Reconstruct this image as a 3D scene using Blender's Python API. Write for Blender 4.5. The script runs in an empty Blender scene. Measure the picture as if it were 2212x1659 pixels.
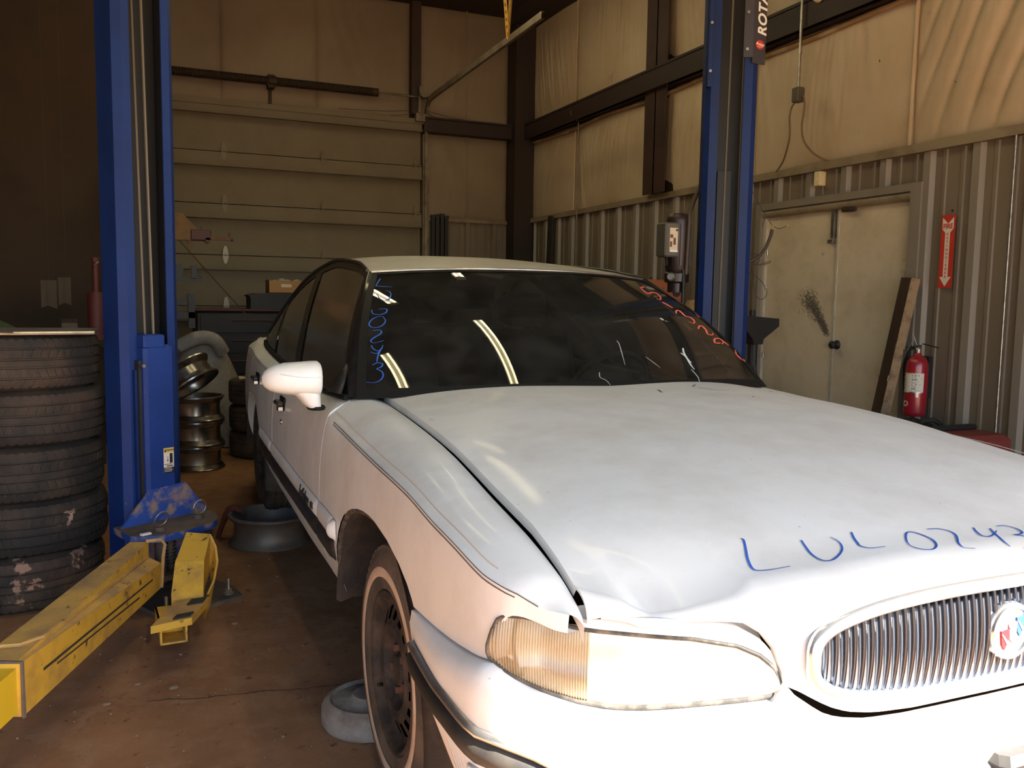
import bpy, math, random
from math import sin, cos, pi, radians as R, sqrt, atan2
from mathutils import Vector, Matrix, noise
random.seed(7)
SC = bpy.context.scene
COL = SC.collection

# ------------------------------------------------------------------ camera, sky, sun, lights, exposure
cam_d = bpy.data.cameras.new('camera')
cam = bpy.data.objects.new('camera', cam_d); COL.objects.link(cam)
cam_d.sensor_fit = 'HORIZONTAL'; cam_d.sensor_width = 36.0
cam_d.lens = 36.0 * 1880 / 2212
cam_d.clip_start = 0.02; cam_d.clip_end = 200
_p, _r, _y = R(5.6), R(0.9), R(22.9)
_fw = Vector((sin(_y)*cos(_p), cos(_y)*cos(_p), -sin(_p)))
_rt = Vector((cos(_y), -sin(_y), 0)); _up = _rt.cross(_fw)
_rt2 = _rt*cos(_r) + _up*sin(_r); _up2 = -_rt*sin(_r) + _up*cos(_r)
_m = Matrix((_rt2, _up2, -_fw)).transposed().to_4x4(); _m.translation = (0, 0, 1.30)
cam.matrix_world = _m
SC.camera = cam

world = bpy.data.worlds.new('sky'); SC.world = world; world.use_nodes = True
_nt = world.node_tree; _bg = _nt.nodes['Background']
_sky = _nt.nodes.new('ShaderNodeTexSky'); _sky.sky_type = 'NISHITA'; _sky.sun_disc = False
_sky.sun_elevation = R(40); _sky.sun_rotation = R(143)
_nt.links.new(_sky.outputs[0], _bg.inputs[0]); _bg.inputs[1].default_value = 0.30

sun_d = bpy.data.lights.new('sun', 'SUN'); sun_d.energy = 17.0; sun_d.angle = R(0.6); sun_d.color = (1.0, 0.95, 0.86)
sun = bpy.data.objects.new('sun', sun_d); COL.objects.link(sun)
SUN_AZ, SUN_EL = R(37), R(40)            # the sun stands in front of the building, to the right
_d = Vector((-sin(SUN_AZ)*cos(SUN_EL), cos(SUN_AZ)*cos(SUN_EL), -sin(SUN_EL)))
sun.rotation_euler = _d.to_track_quat('-Z', 'Y').to_euler(); sun.location = (4, -6, 8)

LAMP_POWER = 1.0
vs = SC.view_settings
SC.display_settings.display_device = 'sRGB'
vs.view_transform = 'Standard'; vs.look = 'None'; vs.gamma = 1.0; vs.exposure = 1.22
try: vs.use_curve_mapping = False
except Exception: pass
SC.cycles.use_denoising = True
SC.cycles.max_bounces = 10; SC.cycles.diffuse_bounces = 6; SC.cycles.transparent_max_bounces = 12
SC.cycles.caustics_reflective = False; SC.cycles.caustics_refractive = False
SC.cycles.sample_clamp_indirect = 8.0

# ------------------------------------------------------------------ materials
def mat(name, col=(0.5, 0.5, 0.5), rough=0.5, metal=0.0, spec=0.5, coat=0.0, emit=None, estr=0.0,
        dirt=None, dirt_scale=6.0, dirt_lo=0.45, dirt_hi=0.7, dirt_max=1.0, stretch=(1, 1, 1), detail=8.0,
        spots=None, spot_scale=40.0, spot_lo=0.62, spot_hi=0.70, bump=0.0, bump_scale=60.0, alpha=None, trans=0.0, var=0.0, rvar=0.0):
    m = bpy.data.materials.new(name); m.use_nodes = True
    nt = m.node_tree; N = nt.nodes; L = nt.links
    b = N['Principled BSDF']
    b.inputs['Roughness'].default_value = rough; b.inputs['Metallic'].default_value = metal
    b.inputs['Specular IOR Level'].default_value = spec
    b.inputs['Coat Weight'].default_value = coat; b.inputs['Coat Roughness'].default_value = 0.08
    b.inputs['Transmission Weight'].default_value = trans
    b.inputs['Base Color'].default_value = (*col, 1)
    if alpha is not None: b.inputs['Alpha'].default_value = alpha
    if emit: b.inputs['Emission Color'].default_value = (*emit, 1); b.inputs['Emission Strength'].default_value = estr
    tc = N.new('ShaderNodeTexCoord'); mp = N.new('ShaderNodeMapping'); L.new(tc.outputs['Object'], mp.inputs[0])
    mp.inputs['Scale'].default_value = stretch
    last = None
    def mixin(fac, c2):
        nonlocal last
        mx = N.new('ShaderNodeMix'); mx.data_type = 'RGBA'
        L.new(fac, mx.inputs[0])
        if last is None: mx.inputs[6].default_value = (*col, 1)
        else: L.new(last, mx.inputs[6])
        mx.inputs[7].default_value = (*c2, 1); last = mx.outputs[2]
    def nz(scale, lo, hi, mx_=1.0, det=8.0, src=None):
        n = N.new('ShaderNodeTexNoise'); n.inputs['Scale'].default_value = scale; n.inputs['Detail'].default_value = det
        n.inputs['Roughness'].default_value = 0.62
        L.new((src or mp).outputs[0], n.inputs['Vector'])
        r = N.new('ShaderNodeMapRange'); r.inputs[1].default_value = lo; r.inputs[2].default_value = hi; r.inputs[4].default_value = mx_
        L.new(n.outputs[0], r.inputs[0]); return r.outputs[0]
    if var > 0: mixin(nz(dirt_scale*0.45, 0.3, 0.75, var), tuple(c*0.45 for c in col))
    if dirt: mixin(nz(dirt_scale, dirt_lo, dirt_hi, dirt_max, detail), dirt)
    if spots: mixin(nz(spot_scale, spot_lo, spot_hi, 1.0, 4.0), spots)
    if last is not None: L.new(last, b.inputs['Base Color'])
    if rvar > 0:
        r = N.new('ShaderNodeMath'); r.operation = 'ADD'; r.inputs[1].default_value = rough
        L.new(nz(dirt_scale, 0.4, 0.7, rvar), r.inputs[0]); L.new(r.outputs[0], b.inputs['Roughness'])
    if bump > 0:
        n = N.new('ShaderNodeTexNoise'); n.inputs['Scale'].default_value = bump_scale; n.inputs['Detail'].default_value = 6
        L.new(mp.outputs[0], n.inputs['Vector'])
        bp = N.new('ShaderNodeBump'); bp.inputs['Strength'].default_value = bump; bp.inputs['Distance'].default_value = 0.01
        L.new(n.outputs[0], bp.inputs['Height']); L.new(bp.outputs[0], b.inputs['Normal'])
    return m

def glass_mat(name, tint, dust=0.05, dustcol=(0.4, 0.38, 0.33), rough=0.015):
    """thin tinted pane: see-through, mirror-like at grazing angles, with a film of dust"""
    m = bpy.data.materials.new(name); m.use_nodes = True
    nt = m.node_tree; N = nt.nodes; L = nt.links; N.remove(N['Principled BSDF'])
    out = N['Material Output']
    tr = N.new('ShaderNodeBsdfTransparent'); tr.inputs[0].default_value = (*tint, 1)
    gl = N.new('ShaderNodeBsdfGlossy'); gl.inputs['Roughness'].default_value = rough
    fr = N.new('ShaderNodeFresnel'); fr.inputs[0].default_value = 1.5
    mx = N.new('ShaderNodeMixShader'); L.new(fr.outputs[0], mx.inputs[0]); L.new(tr.outputs[0], mx.inputs[1]); L.new(gl.outputs[0], mx.inputs[2])
    df = N.new('ShaderNodeBsdfDiffuse'); df.inputs[0].default_value = (*dustcol, 1)
    tc = N.new('ShaderNodeTexCoord'); n = N.new('ShaderNodeTexNoise'); n.inputs['Scale'].default_value = 9; n.inputs['Detail'].default_value = 10
    n.inputs['Roughness'].default_value = 0.7
    L.new(tc.outputs['Object'], n.inputs['Vector'])
    r = N.new('ShaderNodeMapRange'); r.inputs[1].default_value = 0.35; r.inputs[2].default_value = 0.75; r.inputs[3].default_value = dust*0.4; r.inputs[4].default_value = dust*2
    L.new(n.outputs[0], r.inputs[0])
    m2 = N.new('ShaderNodeMixShader'); L.new(r.outputs[0], m2.inputs[0]); L.new(mx.outputs[0], m2.inputs[1]); L.new(df.outputs[0], m2.inputs[2])
    L.new(m2.outputs[0], out.inputs[0])
    return m

M = {}
M['paint'] = mat('white_paint', (0.80, 0.79, 0.76), 0.42, coat=0.10, dirt=(0.46, 0.40, 0.32), dirt_scale=3.2, dirt_lo=0.42, dirt_hi=0.85, dirt_max=0.6,
                 spots=(0.30, 0.25, 0.19), spot_scale=75, spot_lo=0.715, spot_hi=0.76, rvar=0.25)
M['roofpaint'] = mat('dusty_roof_paint', (0.56, 0.52, 0.43), 0.45, coat=0.1, dirt=(0.36, 0.28, 0.17), dirt_scale=4, dirt_lo=0.42, dirt_hi=0.8, dirt_max=0.6,
                 spots=(0.2, 0.15, 0.1), spot_scale=50, spot_lo=0.69, spot_hi=0.74)
M['molding'] = mat('black_molding', (0.022, 0.021, 0.02), 0.42, rvar=0.2, dirt=(0.12, 0.09, 0.06), dirt_scale=9, dirt_lo=0.5, dirt_hi=0.85, dirt_max=0.5)
M['blacktrim'] = mat('black_trim', (0.010, 0.010, 0.010), 0.6, spec=0.15)
M['pillar'] = mat('black_pillar', (0.016, 0.015, 0.014), 0.28, dirt=(0.07, 0.055, 0.04), dirt_scale=14, dirt_max=0.5)
M['dark'] = mat('dark_cavity', (0.008, 0.007, 0.006), 0.95)
M['liner'] = mat('wheel_liner', (0.030, 0.024, 0.020), 0.9, dirt=(0.085, 0.058, 0.04), dirt_scale=9, dirt_lo=0.42, dirt_hi=0.75, bump=0.4)
M['chrome'] = mat('chrome', (0.78, 0.80, 0.83), 0.18, 0.9, dirt=(0.45, 0.40, 0.33), dirt_scale=14, dirt_lo=0.5, dirt_hi=0.8, dirt_max=0.5)
M['dullchrome'] = mat('dusty_chrome', (0.62, 0.60, 0.57), 0.28, 0.9, dirt=(0.33, 0.22, 0.13), dirt_scale=12, dirt_lo=0.45, dirt_hi=0.75, dirt_max=0.8)
M['grillebar'] = mat('grille_bar', (0.17, 0.19, 0.235), 0.22, 1.0, dirt=(0.2, 0.18, 0.16), dirt_scale=20, dirt_lo=0.5, dirt_hi=0.8, dirt_max=0.4)
M['tire'] = mat('tire_rubber', (0.030, 0.026, 0.023), 0.85, dirt=(0.20, 0.12, 0.07), dirt_scale=7, dirt_lo=0.40, dirt_hi=0.80, dirt_max=0.75, bump=0.25, bump_scale=120)
M['tire_front'] = mat('muddy_tire_rubber', (0.055, 0.045, 0.037), 0.9, dirt=(0.20, 0.14, 0.095), dirt_scale=6, dirt_lo=0.36, dirt_hi=0.72, dirt_max=0.85, bump=0.3, bump_scale=110)
M['tire_stack'] = mat('old_tire_rubber', (0.016, 0.012, 0.0095), 0.8, dirt=(0.10, 0.058, 0.034), dirt_scale=5, dirt_lo=0.45, dirt_hi=0.8, dirt_max=0.7,
                      spots=(0.36, 0.22, 0.16), spot_scale=6.5, spot_lo=0.68, spot_hi=0.70, bump=0.3, bump_scale=90)
M['tire_mud'] = mat('mud_splashed_tire', (0.016, 0.012, 0.0095), 0.8, dirt=(0.12, 0.07, 0.042), dirt_scale=5, dirt_lo=0.42, dirt_hi=0.75, dirt_max=0.8,
                      spots=(0.30, 0.17, 0.115), spot_scale=7.5, spot_lo=0.60, spot_hi=0.63, bump=0.3, bump_scale=90)
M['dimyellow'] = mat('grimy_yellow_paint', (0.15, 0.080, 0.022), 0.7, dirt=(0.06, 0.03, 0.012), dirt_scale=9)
M['whitewall'] = mat('whitewall', (0.62, 0.50, 0.38), 0.8, dirt=(0.42, 0.24, 0.14), dirt_scale=9, dirt_lo=0.35, dirt_hi=0.75, dirt_max=0.8)
M['steelwheel'] = mat('rusty_black_wheel', (0.022, 0.017, 0.014), 0.8, dirt=(0.12, 0.075, 0.048), dirt_scale=14, dirt_lo=0.42, dirt_hi=0.75, dirt_max=0.8, bump=0.3)
M['rust'] = mat('rust', (0.14, 0.065, 0.038), 0.85, dirt=(0.08, 0.04, 0.025), dirt_scale=20)
M['alloy'] = mat('polished_rim', (0.34, 0.33, 0.32), 0.25, 0.95, dirt=(0.07, 0.06, 0.05), dirt_scale=8, dirt_lo=0.45, dirt_hi=0.8, dirt_max=0.8)
M['greyrim'] = mat('grey_rusty_rim', (0.16, 0.15, 0.14), 0.55, 0.5, dirt=(0.11, 0.065, 0.04), dirt_scale=7, dirt_lo=0.4, dirt_hi=0.75, dirt_max=0.85)
M['mudrim'] = mat('mud_caked_iron', (0.30, 0.25, 0.21), 0.95, dirt=(0.13, 0.085, 0.06), dirt_scale=11, dirt_lo=0.4, dirt_hi=0.7, bump=0.7, bump_scale=25)
M['lens'] = mat('yellowed_lens', (0.90, 0.86, 0.72), 0.18, spec=0.6, alpha=0.55, dirt=(0.6, 0.46, 0.26), dirt_scale=10, dirt_lo=0.45, dirt_hi=0.8, dirt_max=0.5)
M['sidelens'] = mat('shaded_amber_side_lens', (0.42, 0.31, 0.17), 0.2, spec=0.6, alpha=0.62, dirt=(0.26, 0.17, 0.085), dirt_scale=10, dirt_lo=0.45, dirt_hi=0.8, dirt_max=0.5)  # amber lens, darkened in colour to look out of the sun
M['reflector'] = mat('lamp_reflector', (0.85, 0.83, 0.74), 0.3, 0.7)
M['amber'] = mat('amber_lens', (0.75, 0.20, 0.05), 0.3, coat=0.4, dirt=(0.35, 0.15, 0.07), dirt_scale=12, dirt_max=0.6)
M['seal'] = mat('dusty_rubber_seal', (0.05, 0.045, 0.04), 0.8, dirt=(0.25, 0.2, 0.15), dirt_scale=30, dirt_max=0.7)
M['windshield'] = glass_mat('windshield_glass', (0.30, 0.335, 0.31), 0.035)
M['sideglass'] = glass_mat('side_glass', (0.06, 0.067, 0.062), 0.02, rough=0.13)
M['cabin'] = mat('cabin_plastic', (0.05, 0.048, 0.044), 0.8)
M['seat'] = mat('grey_seat_cloth', (0.13, 0.135, 0.13), 0.95)
M['blueink'] = mat('blue_marker', (0.02, 0.11, 0.48), 0.6)
M['redink'] = mat('red_marker', (0.85, 0.16, 0.11), 0.6)
M['web'] = mat('cobweb', (0.6, 0.6, 0.55), 0.9)
M['stripe'] = mat('brown_pinstripe', (0.085, 0.07, 0.06), 0.5)
M['scratch'] = mat('grey_scuff', (0.58, 0.54, 0.50), 0.6)
M['red'] = mat('red_enamel', (0.62, 0.02, 0.035), 0.4, coat=0.3)
M['blueenamel'] = mat('blue_enamel', (0.03, 0.12, 0.55), 0.3)
M['white'] = mat('white_plain', (0.8, 0.79, 0.75), 0.6)
M['black'] = mat('black_plain', (0.012, 0.012, 0.012), 0.6)
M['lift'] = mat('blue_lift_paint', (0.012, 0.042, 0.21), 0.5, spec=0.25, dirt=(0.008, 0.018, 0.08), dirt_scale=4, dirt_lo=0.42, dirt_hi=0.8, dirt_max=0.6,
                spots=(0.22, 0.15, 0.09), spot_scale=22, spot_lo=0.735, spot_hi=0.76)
M['liftcol'] = mat('shaded_blue_lift_paint', (0.009, 0.031, 0.150), 0.5, spec=0.25, dirt=(0.007, 0.012, 0.045), dirt_scale=3, dirt_lo=0.42, dirt_hi=0.8, dirt_max=0.6,  # darker copy of the lift blue; upper-post dimness put into the colour
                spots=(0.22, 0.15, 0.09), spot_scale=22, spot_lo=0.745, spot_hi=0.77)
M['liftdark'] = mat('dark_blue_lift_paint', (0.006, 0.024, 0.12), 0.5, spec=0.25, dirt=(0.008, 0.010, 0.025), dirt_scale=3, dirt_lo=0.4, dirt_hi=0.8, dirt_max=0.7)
M['liftdirty'] = mat('worn_blue_lift_paint', (0.018, 0.06, 0.27), 0.5, dirt=(0.28, 0.19, 0.12), dirt_scale=13, dirt_lo=0.48, dirt_hi=0.60, dirt_max=0.9)
M['greasy'] = mat('greasy_dirty_steel', (0.12, 0.085, 0.06), 0.75, dirt=(0.035, 0.03, 0.04), dirt_scale=9, dirt_lo=0.4, dirt_hi=0.7)
M['yellow'] = mat('yellow_lift_paint', (0.66, 0.38, 0.04), 0.6, dirt=(0.26, 0.15, 0.06), dirt_scale=8, dirt_lo=0.45, dirt_hi=0.72, dirt_max=0.8,
                  spots=(0.06, 0.04, 0.02), spot_scale=18, spot_lo=0.63, spot_hi=0.70)
M['yellowtop'] = mat('dirt_covered_yellow_paint', (0.58, 0.34, 0.08), 0.8, dirt=(0.27, 0.17, 0.09), dirt_scale=7, dirt_lo=0.36, dirt_hi=0.66, dirt_max=0.9,
                  spots=(0.07, 0.045, 0.025), spot_scale=16, spot_lo=0.63, spot_hi=0.70)
M['yellowbright'] = mat('clean_yellow_paint', (0.70, 0.45, 0.02), 0.45, dirt=(0.3, 0.18, 0.05), dirt_scale=12, dirt_lo=0.6, dirt_hi=0.8, dirt_max=0.7)
M['grime'] = mat('black_grime', (0.03, 0.022, 0.015), 0.9)
M['steel'] = mat('steel', (0.42, 0.40, 0.37), 0.38, 0.9, dirt=(0.16, 0.11, 0.07), dirt_scale=20, dirt_max=0.7)
M['cable'] = mat('steel_cable', (0.15, 0.125, 0.095), 0.5, 0.6)
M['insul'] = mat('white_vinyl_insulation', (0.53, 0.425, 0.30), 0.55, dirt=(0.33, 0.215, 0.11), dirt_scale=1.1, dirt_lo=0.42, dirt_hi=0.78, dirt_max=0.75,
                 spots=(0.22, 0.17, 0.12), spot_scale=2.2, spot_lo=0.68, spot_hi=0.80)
M['insulback'] = mat('shaded_vinyl_insulation', (0.265, 0.205, 0.140), 0.6, dirt=(0.17, 0.115, 0.065), dirt_scale=0.9, dirt_lo=0.4, dirt_hi=0.75, dirt_max=0.7)  # darker copy of the vinyl, back-wall dimness put into the colour
M['stain'] = mat('brown_dust_stain', (0.32, 0.20, 0.09), 0.9, dirt=(0.5, 0.4, 0.25), dirt_scale=3)
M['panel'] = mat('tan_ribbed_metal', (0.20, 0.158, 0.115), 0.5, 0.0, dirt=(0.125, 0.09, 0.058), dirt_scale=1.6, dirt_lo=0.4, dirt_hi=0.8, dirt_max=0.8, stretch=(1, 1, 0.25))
M['rib'] = mat('pale_rib', (0.25, 0.215, 0.175), 0.45, 0.0, dirt=(0.16, 0.125, 0.09), dirt_scale=3, dirt_lo=0.45, dirt_hi=0.85, dirt_max=0.6, stretch=(1, 1, 0.3))  # paler panel metal: light on the ribs as colour; plain on the door frame
M['trim'] = mat('tan_trim', (0.27, 0.215, 0.14), 0.5, dirt=(0.15, 0.1, 0.06), dirt_scale=3)
M['beam'] = mat('brown_red_steel', (0.045, 0.020, 0.014), 0.6, dirt=(0.02, 0.012, 0.01), dirt_scale=3)
M['beamdark'] = mat('dark_brown_steel', (0.025, 0.014, 0.011), 0.65)
M['ceilmat'] = mat('dark_ceiling', (0.030, 0.017, 0.011), 0.9)
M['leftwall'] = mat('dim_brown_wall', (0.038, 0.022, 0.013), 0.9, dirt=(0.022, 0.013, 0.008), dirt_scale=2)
M['ohd'] = mat('dusty_tan_door', (0.20, 0.162, 0.103), 0.6, dirt=(0.15, 0.115, 0.07), dirt_scale=2.5, dirt_lo=0.4, dirt_hi=0.75, dirt_max=0.7)
M['hinge'] = mat('galvanised_hinge', (0.42, 0.40, 0.35), 0.5, 0.3)
M['dullhinge'] = mat('dull_hinge', (0.23, 0.20, 0.15), 0.6, 0.2)
M['galv'] = mat('dusty_galvanised_steel', (0.26, 0.22, 0.16), 0.5, 0.6, dirt=(0.13, 0.09, 0.06), dirt_scale=5)
M['spring'] = mat('dark_spring', (0.05, 0.033, 0.02), 0.7, 0.3)
M['perf'] = mat('yellow_perforated_angle', (0.45, 0.26, 0.05), 0.55)
M['doorwhite'] = mat('smudged_cream_door', (0.66, 0.56, 0.41), 0.5, dirt=(0.42, 0.335, 0.225), dirt_scale=2.6, dirt_lo=0.46, dirt_hi=0.75, dirt_max=0.75,
                     spots=(0.17, 0.145, 0.12), spot_scale=5.5, spot_lo=0.66, spot_hi=0.80)
M['doorframe'] = mat('white_frame', (0.55, 0.50, 0.42), 0.5, dirt=(0.35, 0.28, 0.2), dirt_scale=5)
M['smudge'] = mat('black_grease_smudge', (0.13, 0.108, 0.085), 0.9)
M['board'] = mat('dark_plank', (0.05, 0.028, 0.018), 0.8, dirt=(0.10, 0.06, 0.04), dirt_scale=5, dirt_max=0.8, stretch=(1, 1, 0.3))
M['woodedge'] = mat('raw_wood_edge', (0.30, 0.20, 0.11), 0.8, dirt=(0.12, 0.07, 0.04), dirt_scale=12)
M['extred'] = mat('extinguisher_red', (0.34, 0.012, 0.022), 0.32, coat=0.4, dirt=(0.18, 0.03, 0.03), dirt_scale=6, dirt_max=0.5)
M['signred'] = mat('sign_red', (0.55, 0.035, 0.02), 0.5)
M['signwhite'] = mat('sign_white', (0.72, 0.66, 0.55), 0.55)
M['greybox'] = mat('grey_electric_box', (0.085, 0.075, 0.058), 0.5)
M['bell'] = mat('cream_plastic', (0.72, 0.60, 0.36), 0.5)
M['cord'] = mat('dark_cord', (0.055, 0.035, 0.022), 0.6)
M['browncord'] = mat('brown_cord', (0.16, 0.10, 0.055), 0.6)
M['orange'] = mat('faded_orange_paint', (0.34, 0.10, 0.035), 0.6, dirt=(0.12, 0.05, 0.03), dirt_scale=8)
M['jug'] = mat('cream_tank', (0.46, 0.34, 0.17), 0.5, dirt=(0.18, 0.10, 0.05), dirt_scale=9)
M['motor'] = mat('black_red_motor', (0.03, 0.016, 0.014), 0.4, 0.2)
M['iron'] = mat('black_iron', (0.016, 0.015, 0.015), 0.55)
M['cardboard'] = mat('cardboard', (0.36, 0.19, 0.075), 0.85)
M['label'] = mat('paper_label', (0.62, 0.50, 0.36), 0.8)
M['cloth'] = mat('grey_cloth', (0.30, 0.28, 0.25), 0.95, dirt=(0.17, 0.14, 0.11), dirt_scale=4)
M['chest'] = mat('black_chest', (0.014, 0.010, 0.009), 0.6)
M['maroon'] = mat('maroon_steel', (0.06, 0.017, 0.013), 0.6)
M['green'] = mat('green_tarp', (0.05, 0.075, 0.03), 0.8)
M['redthing'] = mat('dull_red_plastic', (0.20, 0.035, 0.028), 0.6)
M['greystone'] = mat('pebble', (0.22, 0.145, 0.095), 0.9)
M['lampwhite'] = mat('lamp_housing', (0.5, 0.48, 0.42), 0.6)
M['tube'] = mat('lit_tube', (1, 1, 1), 0.5, emit=(1.0, 0.86, 0.50), estr=14.0)
M['dimtube'] = mat('dim_lit_tube', (1, 1, 1), 0.5, emit=(1.0, 0.82, 0.48), estr=9.0)

def floor_mat():
    m = bpy.data.materials.new('dirty_concrete'); m.use_nodes = True
    nt = m.node_tree; N = nt.nodes; L = nt.links; b = N['Principled BSDF']; b.inputs['Roughness'].default_value = 0.9
    b.inputs['Specular IOR Level'].default_value = 0.15
    tc = N.new('ShaderNodeTexCoord')
    def noise_(s, d, lo, hi, rough=0.65):
        n = N.new('ShaderNodeTexNoise'); n.inputs['Scale'].default_value = s; n.inputs['Detail'].default_value = d; n.inputs['Roughness'].default_value = rough
        L.new(tc.outputs['Object'], n.inputs['Vector']); r = N.new('ShaderNodeMapRange'); r.inputs[1].default_value = lo; r.inputs[2].default_value = hi
        L.new(n.outputs[0], r.inputs[0]); return r.outputs[0], n.outputs[0]
    def mix(f, a, c):
        x = N.new('ShaderNodeMix'); x.data_type = 'RGBA'; L.new(f, x.inputs[0])
        if isinstance(a, tuple): x.inputs[6].default_value = (*a, 1)
        else: L.new(a, x.inputs[6])
        x.inputs[7].default_value = (*c, 1); return x.outputs[2]
    f1, _ = noise_(1.6, 9, 0.35, 0.7); c = mix(f1, (0.34, 0.175, 0.09), (0.21, 0.105, 0.053))
    f2, h2 = noise_(7, 10, 0.48, 0.72, 0.75); c = mix(f2, c, (0.37, 0.22, 0.13))
    f3, _ = noise_(22, 6, 0.60, 0.72); c = mix(f3, c, (0.10, 0.056, 0.034))
    f4, _ = noise_(120, 2, 0.755, 0.79); c = mix(f4, c, (0.40, 0.28, 0.19))
    L.new(c, b.inputs['Base Color'])
    bp = N.new('ShaderNodeBump'); bp.inputs['Strength'].default_value = 0.5; bp.inputs['Distance'].default_value = 0.012
    L.new(h2, bp.inputs['Height']); L.new(bp.outputs[0], b.inputs['Normal'])
    return m
M['floor'] = floor_mat()

# ------------------------------------------------------------------ mesh helpers
class MB:
    def __init__(s): s.v = []; s.f = []; s.mi = []; s.cur = 0
    def add(s, vs_, fs):
        o = len(s.v); s.v += [tuple(p) for p in vs_]; s.f += [tuple(i+o for i in f) for f in fs]; s.mi += [s.cur]*len(fs); return s
    def box(s, lo, hi, mtx=None, bev=0.0):
        x0, y0, z0 = lo; x1, y1, z1 = hi
        if bev > 0:
            b = bev; vs_ = []
            for zz, e in ((z0, b), (z0+b, 0), (z1-b, 0), (z1, b)):
                vs_ += [(x0+e+(b if not e else 0)*0, y0+b+e, zz), (x0+b+e, y0+e, zz), (x1-b-e, y0+e, zz), (x1-e, y0+b+e, zz),
                        (x1-e, y1-b-e, zz), (x1-b-e, y1-e, zz), (x0+b+e, y1-e, zz), (x0+e, y1-b-e, zz)]
            fs = [tuple(range(7, -1, -1)), tuple(range(24, 32))]
            for k in range(3):
                for i in range(8): fs.append((k*8+i, k*8+(i+1) % 8, k*8+8+(i+1) % 8, k*8+8+i))
        else:
            vs_ = [(x0, y0, z0), (x1, y0, z0), (x1, y1, z0), (x0, y1, z0), (x0, y0, z1), (x1, y0, z1), (x1, y1, z1), (x0, y1, z1)]
            fs = [(0, 3, 2, 1), (4, 5, 6, 7), (0, 1, 5, 4), (1, 2, 6, 5), (2, 3, 7, 6), (3, 0, 4, 7)]
        if mtx is not None: vs_ = [mtx @ Vector(p) for p in vs_]
        return s.add(vs_, fs)
    def hexa(s, p):          # eight corners: bottom ring 0-3, top ring 4-7
        return s.add(p, [(0, 3, 2, 1), (4, 5, 6, 7), (0, 1, 5, 4), (1, 2, 6, 5), (2, 3, 7, 6), (3, 0, 4, 7)])
    def prism(s, pts, z0, z1, mtx=None):   # polygon in xy, extruded along z
        n = len(pts); vs_ = [(x, y, z0) for x, y in pts] + [(x, y, z1) for x, y in pts]
        fs = [tuple(range(n-1, -1, -1)), tuple(range(n, 2*n))] + [(i, (i+1) % n, n+(i+1) % n, n+i) for i in range(n)]
        if mtx is not None: vs_ = [mtx @ Vector(p) for p in vs_]
        return s.add(vs_, fs)
    def grid(s, rows, closed_u=False, closed_v=False, flip=False):
        nr, nc = len(rows), len(rows[0]); vs_ = [p for r in rows for p in r]; fs = []
        for i in range(nr if closed_v else nr-1):
            for j in range(nc if closed_u else nc-1):
                a, b, c, d = i*nc+j, i*nc+(j+1) % nc, ((i+1) % nr)*nc+(j+1) % nc, ((i+1) % nr)*nc+j
                fs.append((a, d, c, b) if flip else (a, b, c, d))
        return s.add(vs_, fs)
    def lathe(s, prof, n=24, mtx=None, a0=0.0, a1=2*pi, cap=False):   # prof: (r, z) around z
        full = abs(a1-a0-2*pi) < 1e-6; k = n if full else n+1
        rows = []
        for r, z in prof: rows.append([Vector((r*cos(a0+(a1-a0)*i/n), r*sin(a0+(a1-a0)*i/n), z)) for i in range(k)])
        if mtx is not None: rows = [[mtx @ p for p in r] for r in rows]
        s.grid(rows, closed_u=full)
        if cap:
            for row, fl in ((rows[0], True), (rows[-1], False)):
                idx = list(range(len(row))); s.add(row, [tuple(reversed(idx)) if fl else tuple(idx)])
        return s
    def cyl(s, p0, p1, r, n=12, r1=None, cap=True):
        p0, p1 = Vector(p0), Vector(p1); d = p1-p0; q = d.to_track_quat('Z', 'Y').to_matrix().to_4x4(); q.translation = p0
        return s.lathe([(r, 0), (r if r1 is None else r1, d.length)], n, q, cap=cap)
    def tube(s, path, r, n=6, closed=False, cap=True):
        P = [Vector(p) for p in path]; rows = []; m = len(P); ref = None
        for i, p in enumerate(P):
            if closed: t = P[(i+1) % m]-P[i-1]
            else: t = P[min(i+1, m-1)]-P[max(i-1, 0)]
            t = t.normalized() if t.length > 1e-9 else Vector((0, 0, 1))
            if ref is None: ref = t.orthogonal().normalized()
            ref = (ref - t*ref.dot(t)); ref = ref.normalized() if ref.length > 1e-6 else t.orthogonal().normalized()
            b = t.cross(ref); rr = r[i] if isinstance(r, (list, tuple)) else r
            rows.append([p + (ref*cos(2*pi*k/n)+b*sin(2*pi*k/n))*rr for k in range(n)])
        s.grid(rows, closed_u=True, closed_v=closed)
        if cap and not closed:
            s.add(rows[0], [tuple(range(n-1, -1, -1))]); s.add(rows[-1], [tuple(range(n))])
        return s
    def ribbon(s, path, wid, nrm, up=0.0):
        P = [Vector(p) for p in path]; m = len(P); L_, R_ = [], []
        for i, p in enumerate(P):
            t = (P[min(i+1, m-1)]-P[max(i-1, 0)]); n = nrm(p) if callable(nrm) else Vector(nrm)
            side = t.cross(n); side = side.normalized() if side.length > 1e-9 else Vector((1, 0, 0))
            w = wid[i] if isinstance(wid, (list, tuple)) else wid
            L_.append(p-side*w/2+n*up); R_.append(p+side*w/2+n*up)
        return s.grid([L_, R_])
    def sphere(s, c, r, nu=12, nv=8, sc=(1, 1, 1)):
        rows = []
        for i in range(nv+1):
            a = -pi/2+pi*i/nv
            rows.append([(c[0]+r*sc[0]*cos(a)*cos(2*pi*j/nu), c[1]+r*sc[1]*cos(a)*sin(2*pi*j/nu), c[2]+r*sc[2]*sin(a)) for j in range(nu)])
        return s.grid(rows, closed_u=True)
    def mirror(s):
        s.v = [(-x, y, z) for x, y, z in s.v]; s.f = [tuple(reversed(f)) for f in s.f]; return s
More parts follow.
